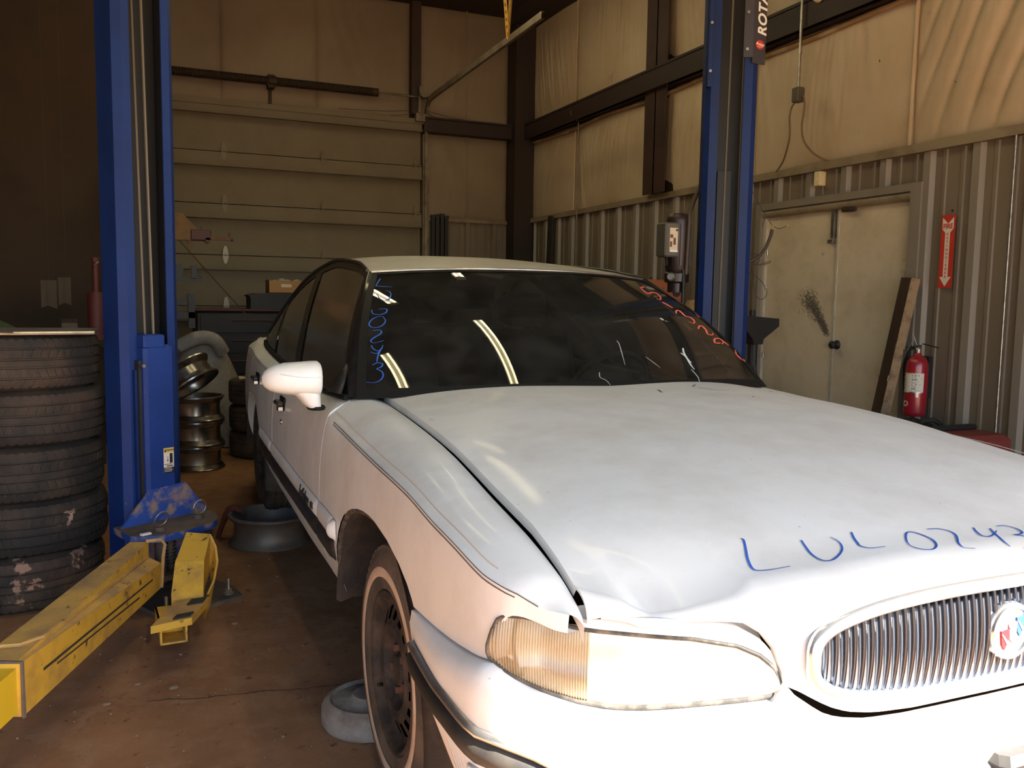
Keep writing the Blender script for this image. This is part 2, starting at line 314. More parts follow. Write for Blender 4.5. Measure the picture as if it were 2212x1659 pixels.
    def shift(s, d): s.v = [(x+d[0], y+d[1], z+d[2]) for x, y, z in s.v]; return s
    def mesh(s, name, mats, smooth=False):
        me = bpy.data.meshes.new(name); me.from_pydata(s.v, [], s.f)
        if not isinstance(mats, (list, tuple)): mats = [mats]
        for m_ in mats: me.materials.append(m_)
        me.polygons.foreach_set('material_index', s.mi)
        if smooth: me.polygons.foreach_set('use_smooth', [True]*len(me.polygons))
        me.update(); me.validate()
        return me
    def build(s, name, mats, parent=None, smooth=False, world=False, ang=None, weld=False):
        if parent is not None and world:
            p = parent; off = Vector((0, 0, 0))
            while p is not None: off += p.location; p = p.parent
            s.shift(-off)
        me = s.mesh(name, mats, smooth)
        if weld:
            import bmesh
            b = bmesh.new(); b.from_mesh(me); bmesh.ops.remove_doubles(b, verts=b.verts, dist=1e-5); b.to_mesh(me); b.free()
        o = bpy.data.objects.new(name, me); COL.objects.link(o)
        if parent is not None: o.parent = parent
        if ang is not None:
            try: me.set_sharp_from_angle(angle=R(ang))
            except Exception: pass
        return o

def tag(o, label, cat, group=None, kind=None):
    if label: o['label'] = label
    if cat: o['category'] = cat
    if group: o['group'] = group
    if kind: o['kind'] = kind
    return o
def thing(name, loc, label, cat, group=None, rz=0.0):
    o = bpy.data.objects.new(name, None); o.empty_display_size = 0.1; COL.objects.link(o)
    o.location = loc; o.rotation_euler = (0, 0, rz); return tag(o, label, cat, group)
def struct(o): o['kind'] = 'structure'; return o
def lab(o, label): o['label'] = label; return o
def dup(o, parent=None):
    c = o.copy(); COL.objects.link(c)
    if parent is not None: c.parent = parent
    for ch in list(o.children): dup(ch, c)
    return c
def ip(x, xs, ys):
    if x <= xs[0]: return ys[0]
    for i in range(1, len(xs)):
        if x <= xs[i]:
            t = (x-xs[i-1])/(xs[i]-xs[i-1]); return ys[i-1]+(ys[i]-ys[i-1])*t
    return ys[-1]
def sm(x, xs, ys):
    """smooth (monotone cubic) interpolation"""
    n = len(xs)
    if x <= xs[0]: return ys[0]
    if x >= xs[-1]: return ys[-1]
    d = [(ys[i+1]-ys[i])/(xs[i+1]-xs[i]) for i in range(n-1)]
    m = [d[0]]+[0 if d[i-1]*d[i] <= 0 else 2*d[i-1]*d[i]/(d[i-1]+d[i]) for i in range(1, n-1)]+[d[-1]]
    for i in range(n-1):
        if x <= xs[i+1]:
            h = xs[i+1]-xs[i]; t = (x-xs[i])/h
            return ys[i]*(2*t**3-3*t*t+1)+m[i]*h*(t**3-2*t*t+t)+ys[i+1]*(-2*t**3+3*t*t)+m[i+1]*h*(t**3-t*t)
def smv(x, xs, pts): return tuple(sm(x, xs, [p[k] for p in pts]) for k in range(len(pts[0])))
def lin(a, b, n): return [a+(b-a)*i/(n-1) for i in range(n)]
def vlerp(a, b, t): return tuple(a[k]+(b[k]-a[k])*t for k in range(3))
def catmull(pts, n=8):
    P = [Vector(p) for p in pts]; out = []
    for i in range(len(P)-1):
        p0, p1, p2, p3 = P[max(i-1, 0)], P[i], P[i+1], P[min(i+2, len(P)-1)]
        for k in range(n):
            t = k/n; out.append(0.5*((2*p1)+(p2-p0)*t+(2*p0-5*p1+4*p2-p3)*t*t+(3*p1-p0-3*p2+p3)*t**3))
    return out+[P[-1]]
_font = {}
def text_mesh(txt, size, thick=0.0005, align='CENTER', name='lettering', bold=0.0, spacing=1.0, shear=0.0):
    cu = bpy.data.curves.new('txt', 'FONT'); cu.body = txt; cu.size = size; cu.extrude = thick; cu.align_x = align; cu.align_y = 'CENTER'
    cu.offset = bold; cu.space_character = spacing; cu.shear = shear
    o = bpy.data.objects.new('txt', cu); COL.objects.link(o)
    dg = bpy.context.evaluated_depsgraph_get(); me = bpy.data.meshes.new_from_object(o.evaluated_get(dg)); me.name = name
    bpy.data.objects.remove(o); bpy.data.curves.remove(cu)
    me.materials.clear(); return me
def text_obj(txt, size, mtx, material, parent, name='lettering', **k):
    """mtx maps the text's own x (reading), y (up), z (out) into the parent's space"""
    me = text_mesh(txt, size, name=name, **k); me.transform(mtx); me.materials.append(material)
    o = bpy.data.objects.new(name, me); COL.objects.link(o); o.parent = parent; return o
def frame(o, x, y): # matrix from origin and x, y axes
    x = Vector(x).normalized(); y = Vector(y); y = (y-x*y.dot(x)).normalized(); z = x.cross(y)
    m = Matrix((x, y, z)).transposed().to_4x4(); m.translation = o; return m
# ================================================================== THE SETTING
XR, YB, ZC = 4.90, 11.20, 5.05      # right wall plane, back wall plane, ceiling height
YF, XL = -0.80, -5.5                # front wall (behind the camera) and left wall
mb = MB(); mb.box((XL-0.2, YF-0.2, -0.1), (XR+0.3, YB+0.3, 0.0)); floor = struct(mb.build('floor', M['floor']))
mb = MB(); mb.box((XL-6, YF-14, -0.12), (XR+8, YF-0.2, -0.02)); g = struct(mb.build('ground_outside', mat('red_dirt', (0.52, 0.33, 0.20), 0.95, dirt=(0.42, 0.26, 0.15), dirt_scale=1.5))); g['label'] = 'sunlit red dirt yard outside the open shop door'
mb = MB(); mb.box((XL-0.2, YF-0.2, ZC), (XR+0.3, YB+0.3, ZC+0.1)); ceiling = struct(mb.build('ceiling', M['ceilmat']))
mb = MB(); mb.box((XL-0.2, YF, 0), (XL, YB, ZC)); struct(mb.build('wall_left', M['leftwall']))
# front wall with the open roll-up doorway behind the camera
mb = MB(); HD, OX0, OX1 = 3.04, -3.4, 4.70
mb.box((XL, YF-0.2, 0), (OX0, YF, ZC)); mb.box((OX1, YF-0.2, 0), (XR+0.2, YF, ZC)); mb.box((OX0, YF-0.2, HD), (OX1, YF, ZC))
struct(mb.build('wall_front', M['leftwall']))
# right wall
mb = MB()
mb.box((XR+0.06, YF, 0), (XR+0.2, 4.45, ZC)); mb.box((XR+0.06, 6.15, 0), (XR+0.2, YB+0.2, ZC)); mb.box((XR+0.06, 4.45, 2.12), (XR+0.2, 6.15, ZC))
wall_right = struct(mb.build('wall_right', M['beamdark']))

def rib_profile(y0, y1, base, first):
    """points (depth, y) of a ribbed sheet, ribs toward the room"""
    pts = []; y = first
    while y < y1+0.4:
        for dy, d in ((-0.045, 0), (-0.028, 0.034), (0.028, 0.034), (0.045, 0), (0.10, 0), (0.108, 0.008), (0.132, 0.008), (0.14, 0), (0.24, 0), (0.248, 0.008), (0.272, 0.008), (0.28, 0)):
            pts.append((base+d, y+dy))
        y += 0.38
    pts = [p for p in pts if y0 < p[1] < y1]
    return [(base, y0)]+pts+[(base, y1)]
def sheet_right(y0, y1, z0, z1):
    pr = rib_profile(y0, y1, 0, 4.04-0.38*14); m = MB(); m.grid([[(XR-d, y, z0) for d, y in pr], [(XR-d, y, z1) for d, y in pr]], flip=True)
    for i in range(len(pr)-1):     # paler colour on rib tops and near flanks stands in for light
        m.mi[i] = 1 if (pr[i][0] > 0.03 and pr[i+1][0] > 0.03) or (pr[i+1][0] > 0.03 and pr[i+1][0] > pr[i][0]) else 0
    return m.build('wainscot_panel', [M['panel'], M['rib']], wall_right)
yy = YF
for y0 in [3.85+1.14*k for k in range(-5, 7)]:
    a, b = max(y0, YF), min(y0+1.14, YB-0.3)
    if b <= a: continue
    if b > 4.45 and a < 6.15:       # round the double door
        if a < 4.45: sheet_right(a, 4.45, 0, 2.33)
        if b > 6.15: sheet_right(6.15, b, 0, 2.33)
        sheet_right(max(a, 4.45), min(b, 6.15), 2.13, 2.33)
    else: sheet_right(a, b, 0, 2.33)
mb = MB(); mb.box((XR-0.055, YF, 2.325), (XR+0.02, YB-0.28, 2.385)); mb.box((XR-0.06, YF, 2.325), (XR-0.045, YB-0.28, 2.338))
mb.build('trim_cap', M['trim'], wall_right)

def insul(axis, a0, a1, z0, z1, plane, parent, material, bulge=0.05, wr=0.010, seed=0.0, fold=0.0, n=150, nz_=40):
    rows = []
    for j in range(nz_+1):
        v = j/nz_; z = z0+(z1-z0)*v; r = []
        for i in range(n+1):
            u = i/n; a = a0+(a1-a0)*u
            e = (4*u*(1-u))**0.4*(4*v*(1-v))**0.35 if 0 < u < 1 and 0 < v < 1 else 0
            d = bulge*e
            d += wr*0.35*e*noise.noise((a*7+seed, z*0.9+seed*3, seed))
            d += wr*0.40*e*noise.noise((a*30+z*2.0+seed, z*1.4, seed+5))*(0.4+abs(noise.noise((a*2, z*2, seed+1))))
            f = max(0.0, noise.noise((a*1.3+seed*2, z*0.6, 3.3+seed)))
            d += wr*2.2*f*e*noise.noise((a*15-z*3.0+seed, z*1.2, 8+seed))
            if fold:
                ph = (a+(z-z0)*0.38)*30+4.0*noise.noise((a*1.6, z*0.9, 1.7)); msk = max(0.0, min(1, 0.55+1.3*noise.noise((a*1.9, z*1.1, 4.4))))
                d -= fold*e*(1-abs(sin(ph*0.5)))**2.2*msk*(0.15+0.85*v)
            r.append((plane-d, a, z) if axis == 'y' else (a, plane-d, z))
        rows.append(r)
    m = MB(); m.grid(rows, flip=(axis == 'y'))
    return m.build('insulation_panel', material, parent, smooth=True)
seams = [-0.8, 1.2, 2.9, 4.6, 6.3, 8.0, 9.72, 11.2]
for k in range(len(seams)-1):
    a, b = seams[k], seams[k+1]
    insul('y', a, b, 2.36, 3.47, XR+0.02, wall_right, M['insul'], 0.050, 0.010, k*1.7, fold=0.085 if k in (1, 2) else 0.006)
    insul('y', a, b, 3.55, ZC, XR+0.02, wall_right, M['insul'], 0.050, 0.010, k*2.3+9)
    m = MB(); m.tube([(XR-0.012, b, 2.38), (XR-0.006, b, 3.40)], 0.012, 6); m.tube([(XR-0.010, b, 3.62), (XR-0.006, b, ZC)], 0.010, 6)
    m.build('insulation_seam', M['insul'], wall_right)
# brown dust line that lies under the girt is a colour of the vinyl itself: a thin sagging roll of facing
m = MB(); m.tube([(XR-0.03, y, 3.375+0.012*sin(y*3)) for y in lin(YF, YB-0.3, 60)], 0.022, 6); m.build('insulation_roll', M['stain'], wall_right, smooth=True)
def girt(name, axis, a0, a1, z0, z1, plane, dep, material):
    m = MB()
    def bx(d0, d1, za, zb):
        if axis == 'y': m.box((plane-d1, a0, za), (plane-d0, a1, zb))
        else: m.box((a0, plane-d1, za), (a1, plane-d0, zb))
    bx(dep-0.012, dep, z0, z1); bx(0, dep, z1-0.010, z1); bx(0, dep*0.55, z0, z0+0.010); bx(dep-0.012, dep+0.004, z1-0.004, z1+0.02)
    return struct(m.build(name, material))
girt('trim_1', 'y', YF, YB-0.29, 3.41, 3.60, XR, 0.17, M['beamdark'])['label'] = 'dark steel wall girt running along the right wall'
mb = MB(); mb.box((XR-0.12, 7.53, 2.385), (XR-0.105, 7.93, ZC)); mb.box((XR-0.12, 7.72, 2.385), (XR, 7.74, ZC)); mb.box((XR-0.012, 7.53, 2.385), (XR+0.01, 7.93, ZC))
struct(mb.build('trim_2', M['beam']))['label'] = 'red-brown steel column on the right wall'
mb = MB(); mb.box((4.60, 10.93, 0), (4.615, 11.18, ZC)); mb.box((4.60, 10.915, 0), (4.88, 10.93, ZC)); mb.box((4.73, 10.93, 0), (4.745, 11.18, ZC))
struct(mb.build('trim_3', M['beamdark']))['label'] = 'dark steel corner column between back and right walls'
# eave beam and purlins under the ceiling
mb = MB(); mb.box((XR-0.35, YF, ZC-0.16), (XR, YB, ZC)); struct(mb.build('trim_4', M['ceilmat']))['label'] = 'dark eave beam above the right wall'
for k, y in enumerate((2.2, 5.0, 7.8)):
    mb = MB(); mb.box((XL, y-0.06, ZC-0.22), (XR-0.35, y+0.06, ZC-0.2)); mb.box((XL, y-0.01, ZC-0.2), (XR-0.35, y+0.01, ZC))
    struct(mb.build('trim_%d' % (5+k), M['ceilmat']))['label'] = 'dark ceiling purlin crossing the shop'

# back wall
DX0, DX1, DZ = -0.90, 3.40, 3.61     # overhead door opening
mb = MB(); mb.box((XL, YB+0.04, 0), (DX0, YB+0.2, ZC)); mb.box((DX1, YB+0.04, 0), (XR+0.2, YB+0.2, ZC)); mb.box((DX0, YB+0.04, DZ), (DX1, YB+0.2, ZC))
wall_back = struct(mb.build('wall_back', M['leftwall']))
for k, (a, b) in enumerate(((-3.6, -2.1), (-2.1, -0.6), (-0.6, 0.9), (0.9, 2.05), (2.05, 3.23))):
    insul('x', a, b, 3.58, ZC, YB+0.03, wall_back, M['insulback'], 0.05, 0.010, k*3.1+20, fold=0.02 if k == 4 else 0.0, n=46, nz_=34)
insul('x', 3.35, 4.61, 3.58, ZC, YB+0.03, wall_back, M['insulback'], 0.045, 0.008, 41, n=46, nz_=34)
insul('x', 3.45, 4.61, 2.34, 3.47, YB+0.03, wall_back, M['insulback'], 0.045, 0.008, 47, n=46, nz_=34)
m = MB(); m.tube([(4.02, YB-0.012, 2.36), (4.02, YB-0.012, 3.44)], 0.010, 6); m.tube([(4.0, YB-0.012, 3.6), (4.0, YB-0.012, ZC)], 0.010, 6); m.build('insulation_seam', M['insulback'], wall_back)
pr = rib_profile(3.46, 4.62, 0, 3.66); m = MB(); m.grid([[(x, YB-d, 0) for d, x in pr], [(x, YB-d, 2.31) for d, x in pr]]); m.build('wainscot_panel', [M['panel']], wall_back)
m = MB(); m.box((3.46, YB-0.05, 2.305), (4.62, YB+0.02, 2.35)); m.build('trim_cap', M['trim'], wall_back)
girt('trim_8', 'x', 3.40, 4.61, 3.43, 3.60, YB, 0.16, M['beamdark'])['label'] = 'dark steel girt on the back wall beside the overhead door'
mb = MB(); mb.box((3.23, YB-0.10, 3.66), (3.35, YB+0.02, ZC)); struct(mb.build('trim_9', M['beam']))['label'] = 'red-brown door post above the overhead door'

# overhead sectional door
mb = MB(); mb.box((DX0-0.1, YB+0.06, -0.05), (DX1+0.1, YB+0.2, DZ+0.1)); mb.build('door_backing', M['black'], wall_back)  # added backing that keeps outdoor light out of the door joints
od = struct(thing('door_1', (0, YB, 0), None, None)); od['label'] = 'wide tan sectional overhead door with rails and hinges'
joints = [-0.07, 0.55, 1.16, 1.775, 2.385, 3.0, 3.61]
def hinge_mb(x, z, wide=1.0):
    m = MB()
    for sgn, h in ((1, 0.105), (-1, 0.105)):     # two pointed leaves either side of the joint
        pts = [(x-0.03*wide, z), (x+0.03*wide, z), (x+0.028*wide, z+sgn*h*0.55), (x+0.012*wide, z+sgn*h), (x-0.012*wide, z+sgn*h), (x-0.028*wide, z+sgn*h*0.55)]
        if sgn < 0: pts = pts[::-1]
        m.prism(pts, 0.0, 0.006, Matrix(((1, 0, 0, 0), (0, 0, -1, -0.058), (0, 1, 0, 0), (0, 0, 0, 1))))
    m.cyl((x-0.034*wide, -0.070, z), (x+0.034*wide, -0.070, z), 0.011, 8)
    m.box((x-0.034*wide, -0.08, z-0.035), (x-0.028*wide, -0.05, z+0.02)); m.box((x+0.028*wide, -0.08, z-0.035), (x+0.034*wide, -0.05, z+0.02))
    return m
for k in range(6):
    z0, z1 = max(joints[k], 0.0), joints[k+1]
    m = MB(); m.box((DX0, 0.0, z0), (DX1-0.02, 0.03, z1-0.009))
    sec = m.build('door_section', M['ohd'], od)
    m = MB(); m.box((DX0, -0.060, z1-0.158), (DX1-0.02, 0.0, z1-0.010)); m.box((DX0, -0.12, z1-0.168), (DX1-0.03, 0.0, z1-0.157)); m.box((DX0, -0.12, z1-0.182), (DX1-0.03, -0.113, z1-0.165))
    m.build('top_rail', M['ohd'], sec)
    m = MB(); m.box((DX0, -0.052, z0+0.0), (DX1-0.02, 0.0, z0+0.012)); m.build('bottom_rail', M['ohd'], sec)
    if k > 0:
        for x in (-0.29, 0.92, 2.105, 3.30):
            shiny = abs(x-0.92) < 0.01
            hinge_mb(x, z0, 1.0).build('hinge', M['hinge'] if shiny and k in (3, 2) else M['dullhinge'] if shiny else M['ohd'], sec)
m = MB(); m.box((DX0, -0.075, 3.535), (DX1, -0.045, 3.60)); m.build('top_brace', M['ohd'], od)
# tracks: one upright on each side, a bend, and the long arm toward the front
TX = 3.42
path = [(TX, 11.11, 0.0), (TX, 11.11, 3.55), (TX, 11.09, 3.66), (TX, 11.03, 3.76), (TX, 10.94, 3.815), (TX, 10.8, 3.83), (TX, 7.50, 3.885)]
def channel(path, w, m):
    P = [Vector(p)-Vector((0, YB, 0)) for p in path]; rows = [[], [], [], [], [], []]
    for i, p in enumerate(P):
        t = (P[min(i+1, len(P)-1)]-P[max(i-1, 0)]).normalized(); nrm = Vector((1, 0, 0)).cross(t).normalized()
        for k, (a, b) in enumerate(((0.018, -w), (-0.018, -w), (-0.018, w), (0.018, w), (0.018, w-0.004), (0.018, -w+0.004))):
            rows[k].append(p+Vector((a, 0, 0))+nrm*b)
    m.grid(rows[:4])
m = MB(); channel(path, 0.032, m); tr_ = m.build('door_track', M['galv'], od)
m = MB(); m.box((TX-0.035, -0.10, 0), (TX-0.02, -0.02, 3.4)); m.box((TX+0.0, -0.02, 0), (TX+0.07, -0.012, 3.62)); m.build('track_angle', M['galv'], od)
m = MB(); m.cyl((TX, -0.09, 0), (TX, -0.09, 3.3), 0.010, 6); m.build('track_rod', M['steel'], od)
m = MB(); m.box((3.28, -0.13, 3.56), (3.44, -0.05, 3.66)); m.box((3.30, -0.16, 3.66), (3.335, -0.02, 3.95)); m.box((3.30, -0.20, 3.86), (3.40, -0.14, 3.98)); m.cyl((3.36, -0.22, 3.90), (3.36, -0.10, 3.90), 0.06, 14); m.build('end_bearing', M['galv'], od)
# torsion spring and shaft over the door
m = MB(); m.cyl((DX0, -0.13, 3.86), (3.46, -0.13, 3.86), 0.013, 8); m.build('torsion_shaft', M['galv'], od)
def coil(x0, x1, r, turns, m, n=8):
    pts = [(x0+(x1-x0)*i/(turns*n), -0.13+r*cos(2*pi*i/n), 3.86+r*sin(2*pi*i/n)) for i in range(turns*n+1)]
    m.tube(pts, 0.0095, 5)
m = MB(); m.lathe([(0.04, 0), (0.04, 1.25)], 10, Matrix.Translation((1.50, -0.13, 3.86)) @ Matrix.Rotation(pi/2, 4, 'Y')); coil(1.50, 2.75, 0.044, 66, m); m.cyl((2.71, -0.13, 3.86), (2.78, -0.13, 3.86), 0.052, 12); m.build('torsion_spring', M['spring'], od, smooth=True)
m = MB(); m.lathe([(0.04, 0), (0.04, 2.1)], 10, Matrix.Translation((-0.65, -0.13, 3.86)) @ Matrix.Rotation(pi/2, 4, 'Y')); coil(-0.65, 1.45, 0.044, 100, m); m.build('torsion_spring', M['spring'], od, smooth=True)
m = MB(); m.box((1.43, -0.16, 3.78), (1.51, -0.0, 3.93)); m.box((1.45, -0.02, 3.62), (1.49, 0.0, 3.80)); m.cyl((1.44, -0.13, 3.86), (1.53, -0.13, 3.86), 0.06, 12); m.build('center_bracket', M['spring'], od)
m = MB()
for pth in ([(3.30, -0.10, 3.70), (2.9, -0.07, 3.655), (2.3, -0.06, 3.63)], [(3.30, -0.10, 3.66), (2.95, -0.06, 3.60), (2.75, -0.055, 3.585)], [(3.44, -0.10, 3.70), (3.8, -0.05, 3.66), (4.25, -0.03, 3.62)], [(3.44, -0.10, 3.68), (3.58, -0.05, 3.62)]):
    m.tube(catmull(pth, 5), 0.004, 4)
m.build('lift_wire', M['cord'], od)
# hanger of yellow perforated angle at the far end of the track
h = thing('track_hanger', (3.34, 8.15, 3.86), 'yellow perforated angle brace hanging beside the door track', 'bracket')
for s_ in (-1, 1):
    m = MB(); a = Vector((0.06*0, 0, -0.02)); b = Vector((s_*0.12-0.02, 0.05*s_, ZC-3.86)); d = (b-a)
    q = d.to_track_quat('Z', 'Y').to_matrix().to_4x4(); q.translation = a
    nholes = 18; L_ = d.length
    m.box((-0.022, -0.002, 0), (-0.008, 0.002, L_), q); m.box((0.008, -0.002, 0), (0.022, 0.002, L_), q)
    for i in range(nholes+1): m.box((-0.008, -0.002, L_*i/(nholes+0.0)-0.018), (0.008, 0.002, L_*i/(nholes+0.0)+0.018), q)
    m.box((-0.022, -0.002, 0), (-0.018, 0.025, L_), q); m.build('angle_bar', M['perf'], h)

# right wall double door
dd = struct(thing('door_2', (XR, 5.25, 0), None, None)); dd['label'] = 'smudged cream steel double door with black knob in right wall'
Y0, YM, Y1, ZD = 4.53-5.25, 0.0, 6.07-5.25, 2.02
m = MB(); m.box((-0.05, Y0-0.09, 0), (0.04, Y0, 2.13)); m.box((-0.05, Y1+0.035, 0), (0.04, Y1+0.10, 2.13)); m.box((-0.05, Y0, 2.075), (0.04, Y1+0.035, 2.13)); m.build('door_frame', M['rib'], dd)
m = MB(); m.cyl((-0.012, Y0, 2.045), (-0.012, Y1+0.035, 2.045), 0.033, 12); m.build('head_bar', M['trim'], dd)
m = MB(); m.box((-0.015, Y1, 0), (0.04, Y1+0.035, 2.05)); m.build('door_stile', M['doorframe'], dd)
m = MB(); m.box((0.012, YM+0.003, 0.01), (0.055, Y1, ZD+0.03)); leafl = m.build('door_leaf', M['doorwhite'], dd)
m = MB(); m.box((0.012, Y0, 0.01), (0.055, YM-0.003, ZD+0.03)); leafr = m.build('door_leaf', M['doorwhite'], dd)
m = MB(); m.box((-0.0, YM-0.012, 0.01), (0.014, YM+0.006, ZD)); m.build('astragal', M['doorframe'], leafl)
kq = Matrix.Translation((0.012, -0.045, 0.985)) @ Matrix.Rotation(-pi/2, 4, 'Y')
m = MB(); m.lathe([(0.0, 0.068), (0.022, 0.066), (0.030, 0.056), (0.030, 0.044), (0.016, 0.034), (0.014, 0.012), (0.034, 0.008), (0.036, 0.0)], 20, kq); m.build('door_knob', M['iron'], leafr, smooth=True)
m = MB(); m.box((0.0, -0.012, 0.965), (0.014, 0.016, 1.005)); m.build('latch_plate', M['steel'], leafl)
m = MB(); m.box((-0.022, 0.02, 1.80), (0.012, 0.05, 2.02)); m.box((-0.03, 0.022, 1.76), (0.006, 0.07, 1.79)); m.build('flush_bolt', M['steel'], leafl)
m = MB(); m.cyl((-0.03, -0.20, 2.0), (-0.03, -0.08, 2.005), 0.018, 10); m.build('strike', M['spring'], dd)
for z in (1.72, 1.42, 1.12, 0.85):
    m = MB(); m.cyl((0.006, Y1-0.004, z-0.02), (0.006, Y1-0.004, z+0.02), 0.009, 8); m.build('hinge', M['steel'], leafl)
# grease smudge beside the knob (paint-thin film with a ragged outline)
random.seed(11)
m = MB()
for i in range(1500):
    t = random.random()**0.8; cy = 0.34-0.27*t+random.gauss(0, 0.042*(1-0.70*t)); cz = 1.335-0.27*t**1.5+random.gauss(0, 0.045*(1-0.72*t))
    l_, w2 = random.uniform(0.006, 0.026)*(1-0.4*t), random.uniform(0.0008, 0.0032); a = -2.45+random.gauss(0, 0.55)
    dy, dz = cos(a)*l_, -sin(a)*l_*-1; ny, nz2 = -dz/l_*w2, dy/l_*w2
    m.add([(0.0115-random.random()*0.0006, y_, z_) for y_, z_ in ((cy-dy-ny*0, cz-dz), (cy+ny, cz+nz2), (cy+dy, cz+dz), (cy-ny, cz-nz2))], [(0, 1, 2, 3)])
sg = m.build('grease_smudge', M['smudge'], leafl); sg['kind'] = 'stuff'

# ceiling lamps
def lamp(x, y0, y1, z, label, tm='tube'):
    t = thing('fluorescent_light', (x, (y0+y1)/2, z), label, 'lamp', 'fluorescent strip lights under the ceiling'); h = (y1-y0)/2
    m = MB(); m.prism([(-0.075, 0.03), (-0.05, 0.0), (0.05, 0.0), (0.075, 0.03), (0.055, 0.085), (-0.055, 0.085)], -h, h, Matrix(((1, 0, 0, 0), (0, 0, 1, 0), (0, 1, 0, 0), (0, 0, 0, 1)))); m.build('housing', M['lampwhite'], t)
    for dx in (-0.045, 0.045):
        m = MB(); m.cyl((dx, -h+0.03, -0.02), (dx, h-0.03, -0.02), 0.0165, 10); m.build('tube', M[tm], t, smooth=True)
    for sy in (-1, 1):
        m = MB(); m.box((-0.07, sy*(h-0.02)-0.012, -0.042), (0.07, sy*(h-0.02)+0.012, 0.02)); m.build('lamp_holder', M['lampwhite'], t)
        m = MB(); m.cyl((0, sy*h*0.7, 0.08), (0, sy*h*0.7, ZC-z), 0.004, 5); m.build('hanger_wire', M['steel'], t)
lamp(1.80, 2.20, 4.31, 4.6, 'long fluorescent strip light above the hood of the white car')
lamp(2.42, 6.65, 8.00, 4.6, 'fluorescent strip light behind the roof of the white car, right row')
lamp(0.20, 2.40, 3.72, 4.6, 'fluorescent strip light nearest the front, left row')
lamp(1.02, 5.50, 7.10, 4.6, 'fluorescent strip light between the two rows, above the car roof')
lamp(1.15, 7.90, 9.10, 4.75, 'dim fluorescent strip light nearest the overhead door, over its middle', 'dimtube')
lamp(2.90, 8.50, 9.70, 4.75, 'dim fluorescent strip light nearest the overhead door, over its right end', 'dimtube')
for y_, z_, s_ in ((4.86, 3.03, .022), (4.21, 2.74, .014), (5.02, 2.55, .008)):
    m = MB(); m.add([(XR-0.062, y_, z_), (XR-0.062, y_-s_*.35, z_-s_*.9), (XR-0.062, y_-s_*.1, z_-s_*1.3), (XR-0.062, y_+s_*.3, z_-s_*.4)], [(0, 1, 2, 3)]); m.build('insulation_tear', M['grime'], wall_right)
mb = MB(); mb.box((XL, 8.2, 0), (-0.10, 8.3, ZC)); struct(mb.build('dark_screen_left', M['leftwall']))['label'] = 'dark brown sheet added to keep the left part of the shop dark'  # added sheet that darkens the view left of the near post
# ================================================================== THE CAR  (local axes: x across, y rearward from the front axle, z up)
car = thing('car', (1.50, 2.12, 0), 'dusty white four-door sedan with marker writing parked between the blue lift posts', 'car')
def rise(s): return sm(s, [1.2, 2.0, 3.3, 4.2], [0.0, 0.028, 0.085, 0.12])
ZP = ([.28, .36, .44, .52, .60, .70, .78, .84, .88, .905, .94, .96], [.895, .925, .952, .966, .969, .967, .961, .952, .943, .932, .890, .862])
def W(s, z):
    w = sm(z-rise(s), *ZP)
    w -= sm(s, [-.88, -.82, -.77, -.73, -.66, -.55, -.40, -.2], [.16, .105, .066, .038, .017, .007, .002, 0])
    w -= sm(s, [2.9, 3.4, 3.9, 4.05], [0, .028, .10, .20])
    return w
def ws(s): return sm(s, [-.86, -.75, -.5, -.15, .29, .55, .83], [.812, .811, .803, .788, .770, .757, .742])
def zs(s): return sm(s, [-.86, -.845, -.837, -.823, -.79, -.73, -.574, -.487, -.363, -.149, -.017, .287, .55, .83], [.715, .730, .738, .757, .776, .800, .833, .845, .861, .891, .907, .927, .936, .941])
def zc(s): return sm(s, [-1.05, -.95, -.85, -.75, -.5, -.26, -.06, .25, .55, .85], [.775, .822, .850, .874, .918, .948, .966, .988, 1.0, 1.005])
def zhood(s, w): return zs(s)+(zc(s)-zs(s))*(1-min(1, abs(w)/ws(s))**2.7)+(.020*(w/.8)*sm(s, [-.95, -.6], [0, 1]) if w > 0 else 0)   # the far edge sits a little high
PLAN = [(0, -.996), (.2, -.995), (.35, -.990), (.5, -.967), (.65, -.914), (.77, -.850), (.86, -.790), (.915, -.748), (.940, -.724), (.954, -.67), (.965, -.56), (.969, -.42), (.969, -.30)]
def fr(w): return sm(abs(w), [p[0] for p in PLAN[:10]], [p[1] for p in PLAN[:10]])
PL = catmull([(p[0], p[1], 0) for p in PLAN], 8)
_len = [0]
for i in range(1, len(PL)): _len.append(_len[-1]+(PL[i]-PL[i-1]).length)
def plan(u, off=0.0):
    """point on the nose outline, u = 0 at the middle of the car .. 1 at the front wheel arch, pushed outward by off"""
    d = u*_len[-1]
    for i in range(1, len(PL)):
        if d <= _len[i] or i == len(PL)-1:
            t = (d-_len[i-1])/(_len[i]-_len[i-1]); p = PL[i-1].lerp(PL[i], t)
            a, b = PL[max(i-2, 0)], PL[min(i+1, len(PL)-1)]; tg = (b-a).normalized(); n = Vector((-tg.y, tg.x, 0))*-1
            return p.x+n.x*off, p.y+n.y*off
def both(fn, name, material, parent=None, smooth=True, label=None, **k):
    out = []
    for side in (-1, 1):
        m = fn()
        if side < 0: m.mirror()
        o = m.build(name, material, parent or car, smooth=smooth, **k)
        out.append(o)
        if label: o['label'] = label
    return out     # [camera side, far side]

